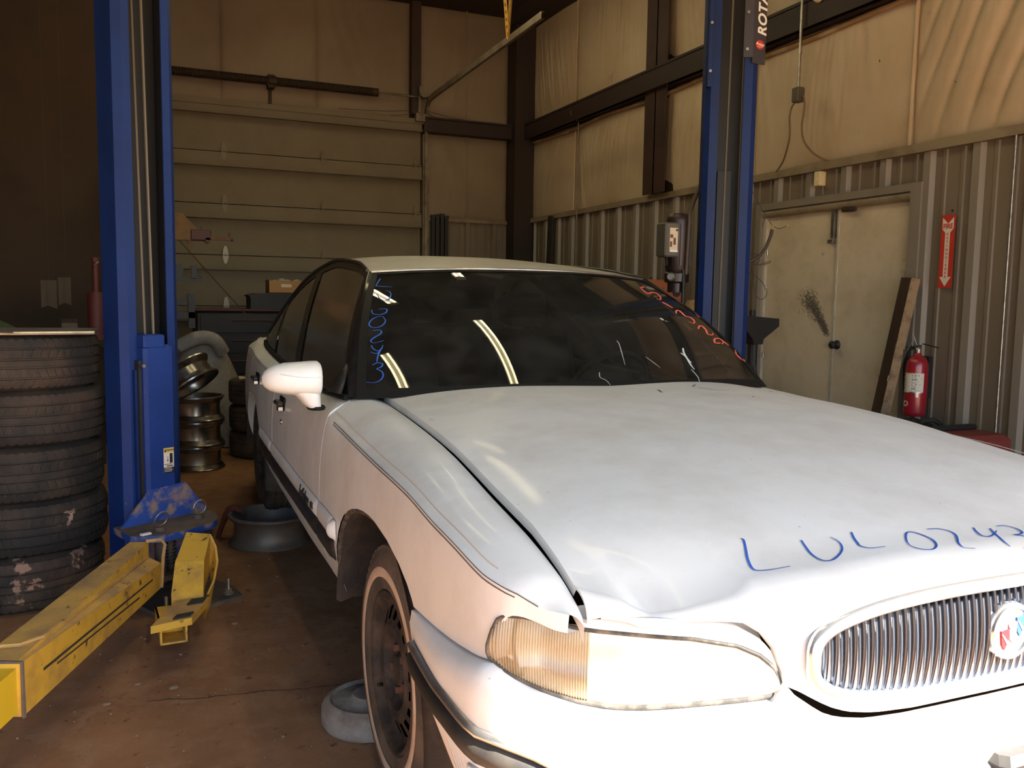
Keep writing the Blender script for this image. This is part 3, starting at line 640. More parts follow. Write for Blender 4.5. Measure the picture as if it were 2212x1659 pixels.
# ---- hood with its nose
HB = [(0, .566), (.22, .567), (.31, .572), (.37, .582), (.41, .596), (.44, .613), (.46, .625), (.475, .633), (.489, .637), (.4935, .661), (.507, .703), (.529, .731), (.564, .753), (.597, .759), (.718, .759), (.797, .753), (.806, .747)]
def hood_bottom(w): return ip(abs(w), [p[0] for p in HB], [p[1] for p in HB])
def hood_rear(w): return .55+.27*(abs(w)/.74)**2
us = sorted(set([i/40 for i in range(-40, 41)]+[sgn*x/.806 for sgn in (-1, 1) for x in (.485, .489, .4935, .500, .507, .515, .522, .529, .545, .564)]))
cols = []
for u in us:
    a = abs(u); sg_ = -1 if u < 0 else 1
    sr = hood_rear(a*.738); wf = a*.806; sf = fr(wf); zb = hood_bottom(wf)
    ztn = zhood(sf+.05, wf); r = min(.085, max(.012, ztn-zb)); st = sf+r*1.15
    pts = []
    for i in range(25):
        t = (i/24); s = sr+(st-sr)*t
        w = a*(ws(s)-sm(s, [-.8, .2], [.008, .003])); 
        if s < -.6: w = w+(wf-w)*((-.6-s)/(-.6-st+1e-6))**1.0 if st < -.6 else w
        pts.append((sg_*w, s, zhood(s, w)))
    z0 = pts[-1][2]
    for i in range(1, 9):
        th = (pi/2)*i/8; pts.append((sg_*wf, st-(st-sf)*sin(th), z0-(r*0.98)*(1-cos(th))))
    zz = pts[-1][2]
    for i in range(1, 7): pts.append((sg_*wf, sf-.012*sin(pi*i/7)*(1 if a < .6 else 0), zz+(zb-zz)*i/6))
    pts.append((sg_*wf, sf+.02, zb-.002))
    pts.insert(0, (pts[0][0], pts[0][1]+.004, pts[0][2]-.016))
    cols.append(pts)
first = [(p[0]*1.0, p[1], p[2]-(.022 if p[1] > -.78 else .006)) for p in cols[0]]; last = [(p[0], p[1], p[2]-(.022 if p[1] > -.78 else .006)) for p in cols[-1]]
m = MB(); m.grid([first]+cols+[last]); hood = m.build('hood', M['paint'], car, smooth=True, ang=40)

# ---- front fender
LAMP_TOP = [(.938, .700), (.936, .716), (.931, .728), (.920, .738), (.896, .741), (.863, .737), (.827, .730), (.784, .727), (.75, .726), (.644, .722), (.57, .710), (.531, .692), (.506, .670), (.494, .645), (.491, .63)]
LAMP_BOT = [(.938, .655), (.920, .637), (.895, .623), (.863, .610), (.818, .598), (.769, .592), (.723, .594), (.616, .607), (.514, .617), (.491, .622)]
def lamp_top(w): return ip(w, [p[0] for p in LAMP_TOP[::-1]], [p[1] for p in LAMP_TOP[::-1]])
def lamp_bot(w): return ip(w, [p[0] for p in LAMP_BOT[::-1]], [p[1] for p in LAMP_BOT[::-1]])
ARCH = [(-.322, .62), (-.308, .632), (-.267, .655), (-.194, .683), (-.084, .708), (.036, .722), (.10, .724), (.169, .720), (.24, .710), (.317, .692), (.37, .673), (.411, .650), (.45, .620), (.49, .578), (.525, .525), (.55, .475), (.563, .43), (.570, .36)]
PIN = ([-.80, -.783, -.751, -.678, -.55, -.393, -.194, .067, .333, .70, 1.027, 1.4, 2.0, 2.5, 3.3, 3.8], [.765, .771, .784, .797, .818, .833, .852, .862, .874, .891, .898, .902, .920, .938, .98, .97])
def zpin(s): return sm(s, *PIN)
def fender_bottom(s):
    if s <= -.728:       # along the top of the lamp
        for i in range(60):
            w = .812+(.937-.812)*i/59
            if fr(w) >= s: return lamp_top(w)+.004
        return .715
    if s < -.322: return sm(s, [-.728, -.72, -.617, -.5, -.40, -.322], [.70, .652, .640, .630, .624, .62])
    return ip(s, [p[0] for p in ARCH], [p[1] for p in ARCH])
def fender():
    S = lin(-.835, -.73, 12)+[-.727, -.722, -.715]+lin(-.70, -.34, 16)+[p[0] for p in ARCH]+lin(.575, .800, 8)
    S = sorted(set(S)); rows = []
    for s in S:
        zt, zp_ = zs(s)-.001, zpin(s); zb = fender_bottom(s); wt = ws(s)+.003
        if s > .60: zb = .36
        c = [(wt+.002, s, zt-.03), (wt, s, zt)]
        wp = W(s, zp_)
        if zp_ < zb+.01: zp_ = zb+.01; wp = W(s, zp_)
        wp = max(wp, wt+.004)
        for t in (.12, .3, .5, .7, .88):
            c.append((wt+(wp-wt)*t, s, zt+(zp_-zt)*t+sm(s, [.2, .8], [.020, .040])*sin(pi*t)*min(1, (wp-wt)/.1)*(1-(.35 if s < .4 else .1)*t)))
        c.append((wp, s, zp_))
        for t in lin(0, 1, 13)[1:]:
            z = zp_+(zb-zp_)*t; c.append((max(W(s, z), wt+.004) if s < -.7 else W(s, z), s, z))
        c.append((c[-1][0]-(.022 if s < .4 else .0), s, zb+.0015))
        rows.append(c)
    m = MB(); m.grid(rows); return m
fenders = both(fender, 'front_fender', M['paint'], ang=50)

# ---- belt line, side glass and roof rail
BELT = ([.70, .853, 1.35, 2.0, 2.47, 3.0, 3.27, 3.45], [.951, .944, .932, .943, .960, .984, 1.0, 1.012])
def zbelt(s): return sm(s, *BELT)
def wbelt(s): return sm(s, [.8, 1.3, 2.5, 3.0, 3.3, 3.8], [.862, .866, .858, .845, .828, .78])
RAIL = [(1.42, .648, 1.401), (1.70, .614, 1.440), (2.0, .602, 1.464), (2.3, .594, 1.478), (2.6, .604, 1.455), (2.82, .618, 1.424), (3.03, .650, 1.362), (3.20, .698, 1.266), (3.32, .752, 1.160), (3.38, .795, 1.07)]
RC = catmull([(p[1], p[0], p[2]) for p in RAIL], 8)
def rail(t): 
    x = t*(len(RC)-1); i = min(int(x), len(RC)-2); return RC[i].lerp(RC[i+1], x-i)
def belt_pt(t): s = .862+(3.30-.862)*t; return Vector((wbelt(s)-.004, s, zbelt(s)+.002))
def tq(s_belt): return (s_belt-.862)/(3.30-.862)
def dlo(t, v, out=0.0):
    b = belt_pt(t); r = rail(t**.92); p = b.lerp(r, v); bul = .022*sin(pi*v)*(1-.5*t)
    return (p.x+bul+out, p.y, p.z)
def dlo_patch(t0, t1, v0, v1, out=0.0, n=14, k=8):
    m = MB(); m.grid([[dlo(t, v, out) for v in lin(v0, v1, k)] for t in lin(t0, t1, n)]); return m
def side_body(s0, s1, n, arch=None):
    S = lin(s0, s1, n)
    if arch: S = sorted(set(S+[arch[0]+arch[1]*cos(a) for a in lin(0, pi, 33) if s0 < arch[0]+arch[1]*cos(a) < s1]))
    rows = []
    for s in S:
        zt, zp_ = zbelt(s), zpin(s); wb = wbelt(s); zb = .365+rise(s)*1.0
        if arch:
            d = abs(s-arch[0])
            if d < arch[1]: zb = max(zb, arch[2]+sqrt(arch[1]**2-d*d))
        c = [(wb-.02, s, zt-.012), (wb, s, zt)]; wp = W(s, zp_)
        for t in (.25, .5, .75): c.append((wb+(wp-wb)*(1-(1-t)**1.6), s, zt+(zp_-zt)*t))
        c.append((wp, s, zp_))
        for t in lin(0, 1, 15)[1:]: z = zp_+(zb-zp_)*t; c.append((W(s, z), s, z))
        c.append((c[-1][0]-.05, s, zb-.005 if zb < .5 else zb+.004)); rows.append(c)
    rows = [[(p[0]-.012, p[1]-.001, p[2]) for p in rows[0]]]+rows+[[(p[0]-.012, p[1]+.001, p[2]) for p in rows[-1]]]
    m = MB(); m.grid(rows); return m
RA = (2.814, .40, .375)
fdoors = both(lambda: side_body(.806, 1.985, 26), 'front_door', M['paint'], ang=50)
rdoors = both(lambda: side_body(1.993, 2.96, 22, RA), 'rear_door', M['paint'], ang=50)
quarters = both(lambda: side_body(2.968, 4.03, 22, RA), 'quarter_panel', M['paint'], ang=50)
# cowl corner that carries the black mirror triangle
both(lambda: MB().grid([[(.735, s, .938-(s-.80)*.1), (.79, s+.01, .945-(s-.80)*.06), (.84, s+.02, .949), (.864, s+.03, .946)] for s in (.775, .80, .84, .90)]), 'cowl_corner', M['paint'])

# ---- roof, rear deck, rear window
CEN = [(1.275, 1.424), (1.6, 1.462), (2.0, 1.498), (2.3, 1.515), (2.6, 1.505), (2.82, 1.478), (2.95, 1.43), (3.15, 1.31), (3.35, 1.19), (3.52, 1.075)]
CC = catmull([(0, p[0], p[1]) for p in CEN], 8)
def roof_pt(i, u):
    r, c_ = RC[i], CC[i]; a = abs(u)
    return Vector((r.x*u, c_.y+(r.y-c_.y)*a**2.0, c_.z+(r.z-c_.z)*a**2.6))
iR = 5*8
rows = [[roof_pt(i, u) for u in lin(-1, 1, 41)] for i in range(0, iR+1)]
rows = [[p+Vector((0, .012, -.018)) for p in rows[0]]]+rows
m = MB(); m.grid(rows); roof = m.build('roof', M['roofpaint'], car, smooth=True)
m = MB(); m.grid([[roof_pt(i, u) for u in lin(-.86, .86, 25)] for i in range(iR, len(CC))]); m.build('rear_window', M['sideglass'], car, smooth=True)
both(lambda: MB().grid([[roof_pt(i, u) for u in lin(.86, 1.0, 6)] for i in range(iR, len(CC))]), 'rear_pillar', M['paint'])
m = MB()
def deck(s, u):
    wq = W(s, .98)-.05; z = sm(s, [3.3, 3.55, 3.8, 4.02, 4.08], [1.035, 1.06, 1.065, 1.045, .98]); return (wq*u, s, z-.05*abs(u)**2.5)
m.grid([[deck(s, u) for u in lin(-1, 1, 21)] for s in [3.45, 3.55, 3.65, 3.75, 3.85, 3.95, 4.02, 4.06, 4.08]]); m.build('trunk_lid', M['paint'], car, smooth=True)
both(lambda: MB().grid([[(wbelt(s), s, zbelt(s)), (W(s, .98)-.05, s, deck(s, 1)[2])] for s in lin(3.3, 4.03, 12)]), 'deck_edge', M['paint'])
m = MB(); m.grid([[(W(4.03, .7)*u*(.97 if z > .9 else 1), 4.08+.05*(1-u*u)+(.08 if z < .75 else 0), z) for u in lin(-1, 1, 15)] for z in (1.0, .85, .76, .74, .5, .42)]); m.build('rear_bumper', M['paint'], car, smooth=True)

# ---- windshield, its black surround and pillars
def wsh(u, v, out=0.0):
    b = Vector((.860*u, .545+.215*u*u, .985-.030*u*u)); t = roof_pt(0, u*1.0); t = Vector((t.x*.992, t.y-.004, t.z-.006))
    p = b.lerp(t, v); bul = .050*sin(pi*v)
    n = Vector((u*.45, -.52, .85)).normalized(); p += n*(bul*(1-.05*u*u)+out); return p
m = MB(); m.grid([[wsh(u, v) for u in lin(-.985, .985, 41)] for v in lin(0.0, .985, 21)]); windshield = m.build('windshield', M['windshield'], car, smooth=True)
m = MB()
for sgn in (-1, 1): m.grid([[wsh(sgn*u, v, .002) for u in (.955, .99)] for v in lin(0, 1, 16)], flip=sgn < 0)
m.grid([[wsh(u, v, .003) for u in lin(-.99, .99, 31)] for v in (.968, .992)]); m.grid([[wsh(u, v, .0015) for u in lin(-.96, .96, 31)] for v in (.0, .05)])
m.build('windshield_seal', M['blacktrim'], car, smooth=True)
m = MB(); m.tube([wsh(u, .995, .006) for u in lin(-.99, .99, 33)], .0045, 6); m.build('windshield_trim', M['dullchrome'], car, smooth=True)
def a_pillar():
    m = MB(); rows = []
    for v in lin(0, 1, 14):
        a = wsh(.985, v, .001); b = Vector(dlo(0, v, .004)); mid = (a+b)/2+Vector((.010, -.006, .008)); rows.append([a, a.lerp(mid, .6), mid, mid.lerp(b, .6), b])
    m.grid(rows); return m
both(a_pillar, 'windshield_pillar', M['pillar'], label='black front roof pillar')
for t0, t1, nm in ((tq(.93), tq(1.88), 'front_door_window'), (tq(2.02), tq(2.72), 'rear_door_window'), (tq(2.76), 1.0, 'rear_door_window')):
    both(lambda: dlo_patch(t0, t1, .0, .955), nm, M['sideglass'])
def frames():
    m = MB()
    for t0, t1 in ((tq(.862), tq(.915)), (tq(1.875), tq(2.025)), (tq(2.715), tq(2.765))): m.grid([[dlo(t, v, .005) for v in lin(0, 1, 9)] for t in lin(t0, t1, 4)])
    m.grid([[dlo(t, v, .004) for v in (.93, 1.0)] for t in lin(0, 1, 40)]); m.grid([[dlo(t, v, .004) for v in (-.005, .02)] for t in lin(0, 1, 40)])
    return m
both(frames, 'window_frame', M['pillar'], label='black window frames')
both(lambda: MB().tube([rail(t)+Vector((.006, 0, .004)) for t in lin(0, 1, 50)], .008, 6), 'drip_rail', M['pillar'])
def sail():     # black triangle at the foot of the front window, and the belt seal below it
    m = MB(); a, b, c_ = Vector((.872, .89, .958)), Vector((.868, 1.14, .940)), Vector((.822, .985, 1.055))
    n = Vector((.012, -.004, .004)); m.add([a, b, c_, a+n, b+n, c_+n, (a+b+c_)/3+n*2.2], [(3, 4, 6), (4, 5, 6), (5, 3, 6), (0, 1, 4, 3), (1, 2, 5, 4), (2, 0, 3, 5)]); return m
both(sail, 'mirror_sail', M['molding'], label='black triangular mirror cover')
both(lambda: MB().tube([(wbelt(s)+.004, s, zbelt(s)+.008) for s in lin(.83, 3.28, 40)], [.011]*40, 8), 'belt_seal', M['blacktrim'])

# ---- wheel arch cavities, engine bay and underbody
def liner(cy, r, zc_, y0, y1):
    def fn():
        m = MB(); A = lin(.12, pi+.2, 26); ring = lambda rr, w: [(w, cy+rr*cos(a)*1.04, zc_+rr*sin(a)) for a in A]
        m.grid([ring(r+.012, .955), ring(r-.005, .945), ring(r+.02, .90), ring(r+.03, .62)]); m.add(ring(r+.03, .62), [tuple(range(len(A)))]); return m
    return fn
both(liner(.115, .448, .275, 0, 0), 'wheel_liner', M['liner']); both(liner(2.814, .40, .38, 0, 0), 'wheel_liner', M['liner'])
both(lambda: MB().tube([(max(W(p[0], p[1])-.012, .9), p[0], p[1]-.004) for p in ARCH[:-1]], .010, 6), 'arch_seal', M['seal'])
m = MB(); m.box((-.74, -.80, .25), (.74, .60, .62)); m.box((-.6, .6, .22), (.6, 4.0, .36)); m.box((-.88, .62, .36), (.88, 2.35, .40)); m.box((-.88, 3.3, .42), (.88, 4.0, .5))
m.build('underbody', M['dark'], car)

# ---- front bumper
BE = ([.28, .36, .40, .44, .49, .548, .60, .63], [-.88, -.78, -.68, -.585, -.475, -.372, -.328, -.322])
_us = [1-(1-i/64)**1.0 for i in range(65)]
def bump_pt(u, z, off):
    x, y = plan(u, off); lim = sm(z, *BE)
    if y > lim: y = lim
    # below the moulding the bumper tucks in toward the wheel
    return (x-(.05*max(0, (.40-z)/.16)), y, z)
def zmold(u): return sm(plan(u)[1], [-1.0, -.98, -.914, -.83, -.775, -.70, -.60, -.395, -.30], [.435, .438, .452, .480, .516, .540, .556, .565, .568])
def bumper_top(u):
    x, y = plan(u)
    if y < -.722: return lamp_bot(min(max(x, .491), .938))-.006 if x > .494 else hood_bottom(x)-.010-.012*min(1, (.494-x)/.1)
    return sm(y, [-.722, -.617, -.5, -.322], [.648, .634, .624, .614])
def bumper():
    rows = []
    for u in _us:
        zt = bumper_top(u); x, y = plan(u)
        o1 = .030 if u < .8 else .030-.022*(u-.8)/.2
        zm = zmold(u)
        c = [bump_pt(u, zt, -.02), bump_pt(u, zt, .004), bump_pt(u, zt-.006, o1*.55), bump_pt(u, zt-.020, o1*.92), bump_pt(u, (zt+zm)/2, o1*1.15), bump_pt(u, zm, o1*1.1)]
        for z in (zm-.03, zm-.07, .36, .33, .285): c.append(bump_pt(u, min(z, zm-.01), o1*1.0-max(0, .36-z)*.5))
        c.append(bump_pt(u, .28, -.10)); rows.append(c)
    m = MB(); m.grid(rows); return m
hb = both(bumper, 'front_bumper', M['paint'], ang=60)
def mold(z_hi, z_lo, off, r=0.012):
    def fn():
        rows = []
        for u in _us:
            zm = zmold(u); o1 = .034 if u < .8 else .034-.020*(u-.8)/.2; h = (z_hi-z_lo); prof = []
            for k in range(9):
                a = pi*k/8; q_ = bump_pt(u, zm+z_hi-h*k/8, o1+off*sin(a)**.6); prof.append((q_[0], min(q_[1], -.392+.012*sin(a)), q_[2]))
            rows.append(prof)
        m = MB(); m.grid(rows); return m
    return fn
both(mold(.006, -.014, .012), 'bumper_chrome_strip', M['dullchrome'], label='tarnished chrome strip along the bumper')
both(mold(-.014, -.062, .016), 'bumper_molding', M['molding'], label='black rubber bumper strip')
def signal():
    m = MB(); rows = []
    for u in lin(.57, .71, 12):
        t = (u-.57)/.14; e = .02*sin(pi*t)**.5; rows.append([bump_pt(u, zmold(u)-.085-.045*k/5-(0 if 0 < k < 5 else 0), .026+e*sin(pi*k/5)) for k in range(6)])
    m.grid(rows); return m
sgl = both(signal, 'turn_signal', M['amber'], label='orange turn signal lens in the bumper')
def sigframe():
    m = MB(); loop = [bump_pt(u, zmold(u)-.078, .030) for u in lin(.565, .715, 12)]+[bump_pt(u, zmold(u)-.137, .028) for u in lin(.715, .565, 12)]
    m.tube(loop, .008, 6, closed=True); return m
both(sigframe, 'signal_frame', M['paint'])
m = MB(); m.box((-.05, -1.066, .30), (.30, -1.0, .459), bev=.014); m.build('license_bracket', M['molding'], car)

# ---- headlights
def lens_pt(w, k, out):
    zt, zb = lamp_top(w), lamp_bot(w); z = zb+(zt-zb)*k; e = 4*k*(1-k)
    s = fr(w); ds = (fr(w+.004)-fr(w-.004))/.008; n = Vector((ds, -1, 0)).normalized(); o = out+.012*e
    return (w+n.x*o, s+n.y*o+.012, z)
def lens(w0, w1, n, flute=0.0, cnt=0):
    def fn():
        rows = []
        for i, w in enumerate(lin(w0, w1, n)):
            f = flute*abs(sin(pi*cnt*i/(n-1))) if flute else 0
            rows.append([lens_pt(w, k, f) for k in lin(0, 1, 9)])
        m = MB(); m.grid(rows); return m
    return fn
heads = []
for side in (-1, 1):
    h = bpy.data.objects.new('headlight', None); COL.objects.link(h); h.parent = car; h.empty_display_size = .1; heads.append(h)
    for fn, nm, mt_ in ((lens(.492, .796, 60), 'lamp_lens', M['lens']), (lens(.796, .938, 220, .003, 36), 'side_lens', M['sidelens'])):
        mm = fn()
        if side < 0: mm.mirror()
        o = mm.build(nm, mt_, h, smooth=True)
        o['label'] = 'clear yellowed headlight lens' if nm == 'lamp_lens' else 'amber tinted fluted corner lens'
    mm = MB(); mm.grid([[(lens_pt(w, k, 0)[0]-.03*(w > .9), lens_pt(w, k, 0)[1]+.015+.075*(4*k*(1-k))**.5*min(1, (w-.49)*14)*min(1, (.945-w)*9), lens_pt(w, k, 0)[2]) for k in lin(0, 1, 11)] for w in lin(.492, .936, 40)])
    if side < 0: mm.mirror()
    mm.build('reflector', M['reflector'], h, smooth=True)
    mm = MB(); loop = [lens_pt(w, 1, .002) for w in lin(.492, .937, 70)]+[lens_pt(.938, k, .002) for k in lin(.9, .1, 4)]+[lens_pt(w, 0, .002) for w in lin(.937, .492, 70)]
    mm.tube(loop, .0045, 6, closed=True)
    if side < 0: mm.mirror()
    mm.build('lamp_seal', M['seal'], h, smooth=True)
def filler():       # pale panel and black gap between the lamp and the hood lip
    m = MB(); rows = []
    for w in lin(.50, .81, 30):
        zt = lamp_top(w)+.004; zb_ = hood_bottom(w)-.002; s = fr(w); rows.append([(w, s+.006, zt), (w, s+.012, zt+(zb_-zt)*.72), (w, s+.040, zt+(zb_-zt)*.75), (w, s+.045, zb_+.01)])
    m.grid(rows); return m
both(filler, 'headlight_filler', M['paint'])

# ---- grille on the nose
gr = bpy.data.objects.new('grille', None); COL.objects.link(gr); gr.parent = car
GZ, GH, GW = .687, .097, .455
def sup(a, hw, hh, e=2.9): c_, s_ = cos(a), sin(a); return (hw*math.copysign(abs(c_)**(2/e), c_), hh*math.copysign(abs(s_)**(2/e), s_))
def gy(w, z, o): return fr(w)-.008-.014*(1-((z-GZ)/GH)**2)-o
mm = MB(); rows = []
for a in lin(0, 2*pi, 97)[:-1]:
    r = []
    for q in range(8):
        b = 2*pi*q/8; x, z = sup(a, GW+.012*cos(b), GH+.014*cos(b)-.002); r.append((x, fr(x)-.012-.012*sin(b)-.008*(1-min(1, abs(z)/GH)), GZ+z))
    rows.append(r)
mm.grid(rows, closed_u=True, closed_v=True); mm.build('grille_frame', M['chrome'], gr, smooth=True)
mm = MB(); mm.grid([[(x, fr(x)-.0005, GZ+z) for x, z in [sup(a, GW*.99*k, GH*.97*k) for a in lin(0, 2*pi, 65)]] for k in (1, .5, .01)]); mm.build('grille_backing', M['black'], gr)
x = -.430
while x <= .4301:
    hh = (GH-.010)*(1-abs(x/(GW-.006))**2.9)**(1/2.9)
    mm = MB(); rows = []
    for z in lin(-hh, hh, 9):
        y = gy(x, GZ+z, 0); rows.append([(x-.0030, y+.012, GZ+z), (x-.0030, y+.001, GZ+z), (x-.0016, y-.001, GZ+z), (x, y+.0025, GZ+z), (x+.0016, y-.001, GZ+z), (x+.0030, y+.001, GZ+z), (x+.0030, y+.012, GZ+z)])
    mm.grid(rows); mm.build('grille_bar', M['grillebar'], gr, smooth=True, ang=45)
    x += .0187
# round tri-shield badge
by = gy(0, GZ, 0)+.004
mt_ = frame((0, by, .688), (1, 0, 0), (0, 0, 1))
mm = MB(); mm.lathe([(.0, .006), (.044, .006), (.046, .010), (.053, .010), (.056, .004), (.056, -.012)], 40, mt_)
for i in range(len(mm.f)): mm.mi[i] = 0
bd = mm.build('emblem', [M['chrome']], gr, smooth=True, ang=30)
mm = MB()
for k, (cx, cy) in enumerate(((-.020, -.012), (.0, -.001), (.020, .010))):
    pts = [(cx-.010, cy+.016), (cx+.012, cy+.020), (cx+.010, cy-.006), (cx+.001, cy-.022), (cx-.006, cy-.012)]
    for j, (pa, mid) in enumerate((([pts[0], pts[1], pts[2], pts[3], pts[4]], k),)):
        mm.cur = mid; mm.prism([(p[0], p[1]) for p in pa][::-1], .0062, .0085, mt_)
    mm.cur = 3; d_ = [(cx-.0095, cy+.010), (cx-.006, cy+.010), (cx+.009, cy-.006), (cx+.006, cy-.012)]; mm.prism(d_[::-1], .0086, .0095, mt_)
me_ = mm.mesh('emblem_shields', [M['red'], M['white'], M['blueenamel'], M['chrome']]); o = bpy.data.objects.new('emblem_shields', me_); COL.objects.link(o); o.parent = gr
o['label'] = 'red, white and blue shields on the round badge'

# ---- body side cladding, stripes, seams, handles, badge
def clad(zhi, zlo, s0, s1, out, n=50, cap=True):
    def fn():
        rows = []
        for s in lin(s0, s1, n):
            e = min(1, (s-s0)/.03, (s1-s)/.03) if cap else 1; e = max(e, 0)**.5; a, b = zhi(s), zlo(s); r = []
            for k in range(9):
                z = a+(b-a)*k/8; r.append((W(s, z)+.002+out*e*sin(pi*k/8)**.45, s, z))
            rows.append(r)
        m = MB(); m.grid(rows); return m
    return fn
zr_ = lambda s: .603+rise(s)*.55+.006
zbk = lambda s: sm(s, [.5, 1.2, 2.0, 3.0], [.538, .550, .566, .604])
zbl = lambda s: sm(s, [.5, 1.2, 2.0, 3.0], [.464, .482, .490, .526])
for s0, s1 in ((.560, .800), (.808, 1.982), (1.996, 2.42)):
    both(clad(zr_, zbk, s0, s1, .013), 'door_molding', M['paint'], label='white lower side molding')
    both(clad(zbk, zbl, s0, s1, .019), 'side_rub_strip', M['molding'], label='black rub strip along the doors')
both(clad(lambda s: zr_(s)-.004, lambda s: zbk(s)+.004, .520, .566, .030, 8), 'molding_end_cap', M['paint'])
for dz in (0, -.0075):
    both(lambda: MB().grid([[(W(s, zpin(s)+dz+q)+.0012, s, zpin(s)+dz+q) for q in (.0011, -.0011)] for s in lin(-.79 if dz == 0 else -.752, .69, 90)]), 'pinstripe', M['stripe'])
    both(lambda: MB().grid([[(W(s, zpin(s)+dz+q)+.0012, s, zpin(s)+dz+q) for q in (.0011, -.0011)] for s in lin(1.0, 3.5, 80)]), 'pinstripe', M['stripe'])
both(lambda: MB().grid([[(W(s, zpin(s)+.02+q)+.0014-.010-q*.4, s, zpin(s)+.020+q) for q in (.0013, -.0013)] for s in lin(-.70, .78, 60)]), 'scuff_line', M['scratch'])
def handle(s0, z0):
    def fn():
        m = MB(); w = W(s0, z0)
        m.box((w-.006, s0-.075, z0-.028), (w+.004, s0+.075, z0+.028), bev=.004); return m
    return fn
for s0, z0, doors in ((1.72, .83, fdoors), (2.60, .86, rdoors)):
    for side, d in zip((-1, 1), doors):
        w = W(s0, z0); mm = MB(); mm.box((w-.004, s0-.07, z0-.03), (w+.003, s0+.07, z0+.03), bev=.003); 
        if side < 0: mm.mirror()
        mm.build('handle_recess', M['black'], d)
        mm = MB(); mm.box((w+.004, s0-.065, z0-.004), (w+.034, s0+.05, z0+.016), bev=.006)
        if side < 0: mm.mirror()
        mm.build('door_handle', M['molding'], d)
        mm = MB(); mm.box((w+.006, s0-.066, z0-.024), (w+.030, s0-.02, z0-.004), bev=.003); 
        if side < 0: mm.mirror()
        lab(mm.build('handle_trim', M['chrome'], d), 'chrome end of the door handle')
    if s0 < 2:
        for side, d in zip((-1, 1), doors):
            mm = MB(); q = Matrix.Translation((W(1.70, .755), 1.70, .755)) @ Matrix.Rotation(pi/2, 4, 'Y'); mm.lathe([(0, .006), (.010, .006), (.013, .002), (.013, 0)], 14, q)
            if side < 0: mm.mirror()
            lab(mm.build('door_lock', M['chrome'], d), 'chrome lock barrel')
# name script on the front door molding
ss = .84; wq = W(ss, .575)+.0165
text_obj('LeSabre', .060, frame((-wq-.001, 1.115, .583), (0, -1, -.02), (.12, 0, 1)), M['black'], fdoors[0], name='badge_script', thick=.0012, bold=.0006, shear=.25, align='LEFT')
mm = MB(); mm.box((-wq-.003, .845, .570), (-wq+.004, .880, .590)); mm.build('badge_plate', M['black'], fdoors[0])

# ---- mirrors
def mirror_shell():
    m = MB(); rows = []
    SEC = [(-.968, .070, .052, 1.026), (-.975, .082, .058, 1.026), (-1.0, .088, .058, 1.026), (-1.04, .086, .055, 1.026), (-1.08, .076, .052, 1.027), (-1.11, .062, .046, 1.027), (-1.13, .048, .038, 1.026), (-1.145, .030, .026, 1.025), (-1.153, .010, .010, 1.024)]
    for w, hs, hz, zc_ in SEC:
        r = []
        for q in range(24):
            a = 2*pi*q/24; x, z = sup(a, hs, hz, 2.4); r.append((w, .80+x*(1.0 if x < 0 else .35), zc_+z))
        rows.append(r)
    m.grid(rows, closed_u=True); m.add(rows[0], [tuple(range(24))])
    foot = []
    for k, (z, w0, w1, hs) in enumerate(((1.03, -1.10, -.970, .074), (1.0, -1.085, -.968, .070), (.982, -1.062, -.966, .064), (.965, -1.042, -.965, .058), (.945, -1.026, -.964, .050), (.932, -1.012, -.963, .045), (.926, -1.000, -.960, .040))):
        foot.append([((w0+w1)/2+(w1-w0)/2*sup(2*pi*q/20, 1, 1, 2.6)[0], .80+hs*sup(2*pi*q/20, 1, 1, 2.6)[1], z) for q in range(20)])
    m.grid(foot, closed_u=True); m.add(foot[-1], [tuple(range(20))]); return m
mirs = []
for side in (-1,):     # only the passenger mirror is still on the car
    mm = mirror_shell()
    if side > 0: mm.mirror()
    o = mm.build('side_mirror', M['paint'], car, smooth=True); mirs.append(o)
    mm = MB(); loop = [(-.978+.024*cos(a), .80+.046*sin(a), .928-.010*cos(a)*0) for a in lin(0, 2*pi, 25)[:-1]]; mm.tube(loop, .007, 6, closed=True)
    if side > 0: mm.mirror()
    mm.build('mirror_gasket', M['blacktrim'], o, smooth=True)
    mm = MB(); mm.grid([[(-1.06+x*.078, .832, 1.026+z*.046) for x, z in [sup(a, k, k, 3) for a in lin(0, 2*pi, 25)]] for k in (1, .01)])
    if side > 0: mm.mirror()
    mm.build('mirror_glass', M['chrome'], o)
mm = MB(); mm.tube(catmull([(-1.130, .765, 1.050), (-1.08, .722, 1.043), (-1.03, .7105, 1.037), (-.985, .714, 1.036), (-.966, .735, 1.036)], 6), .0011, 4); mm.build('cobweb_strand', M['scratch'], mirs[0])

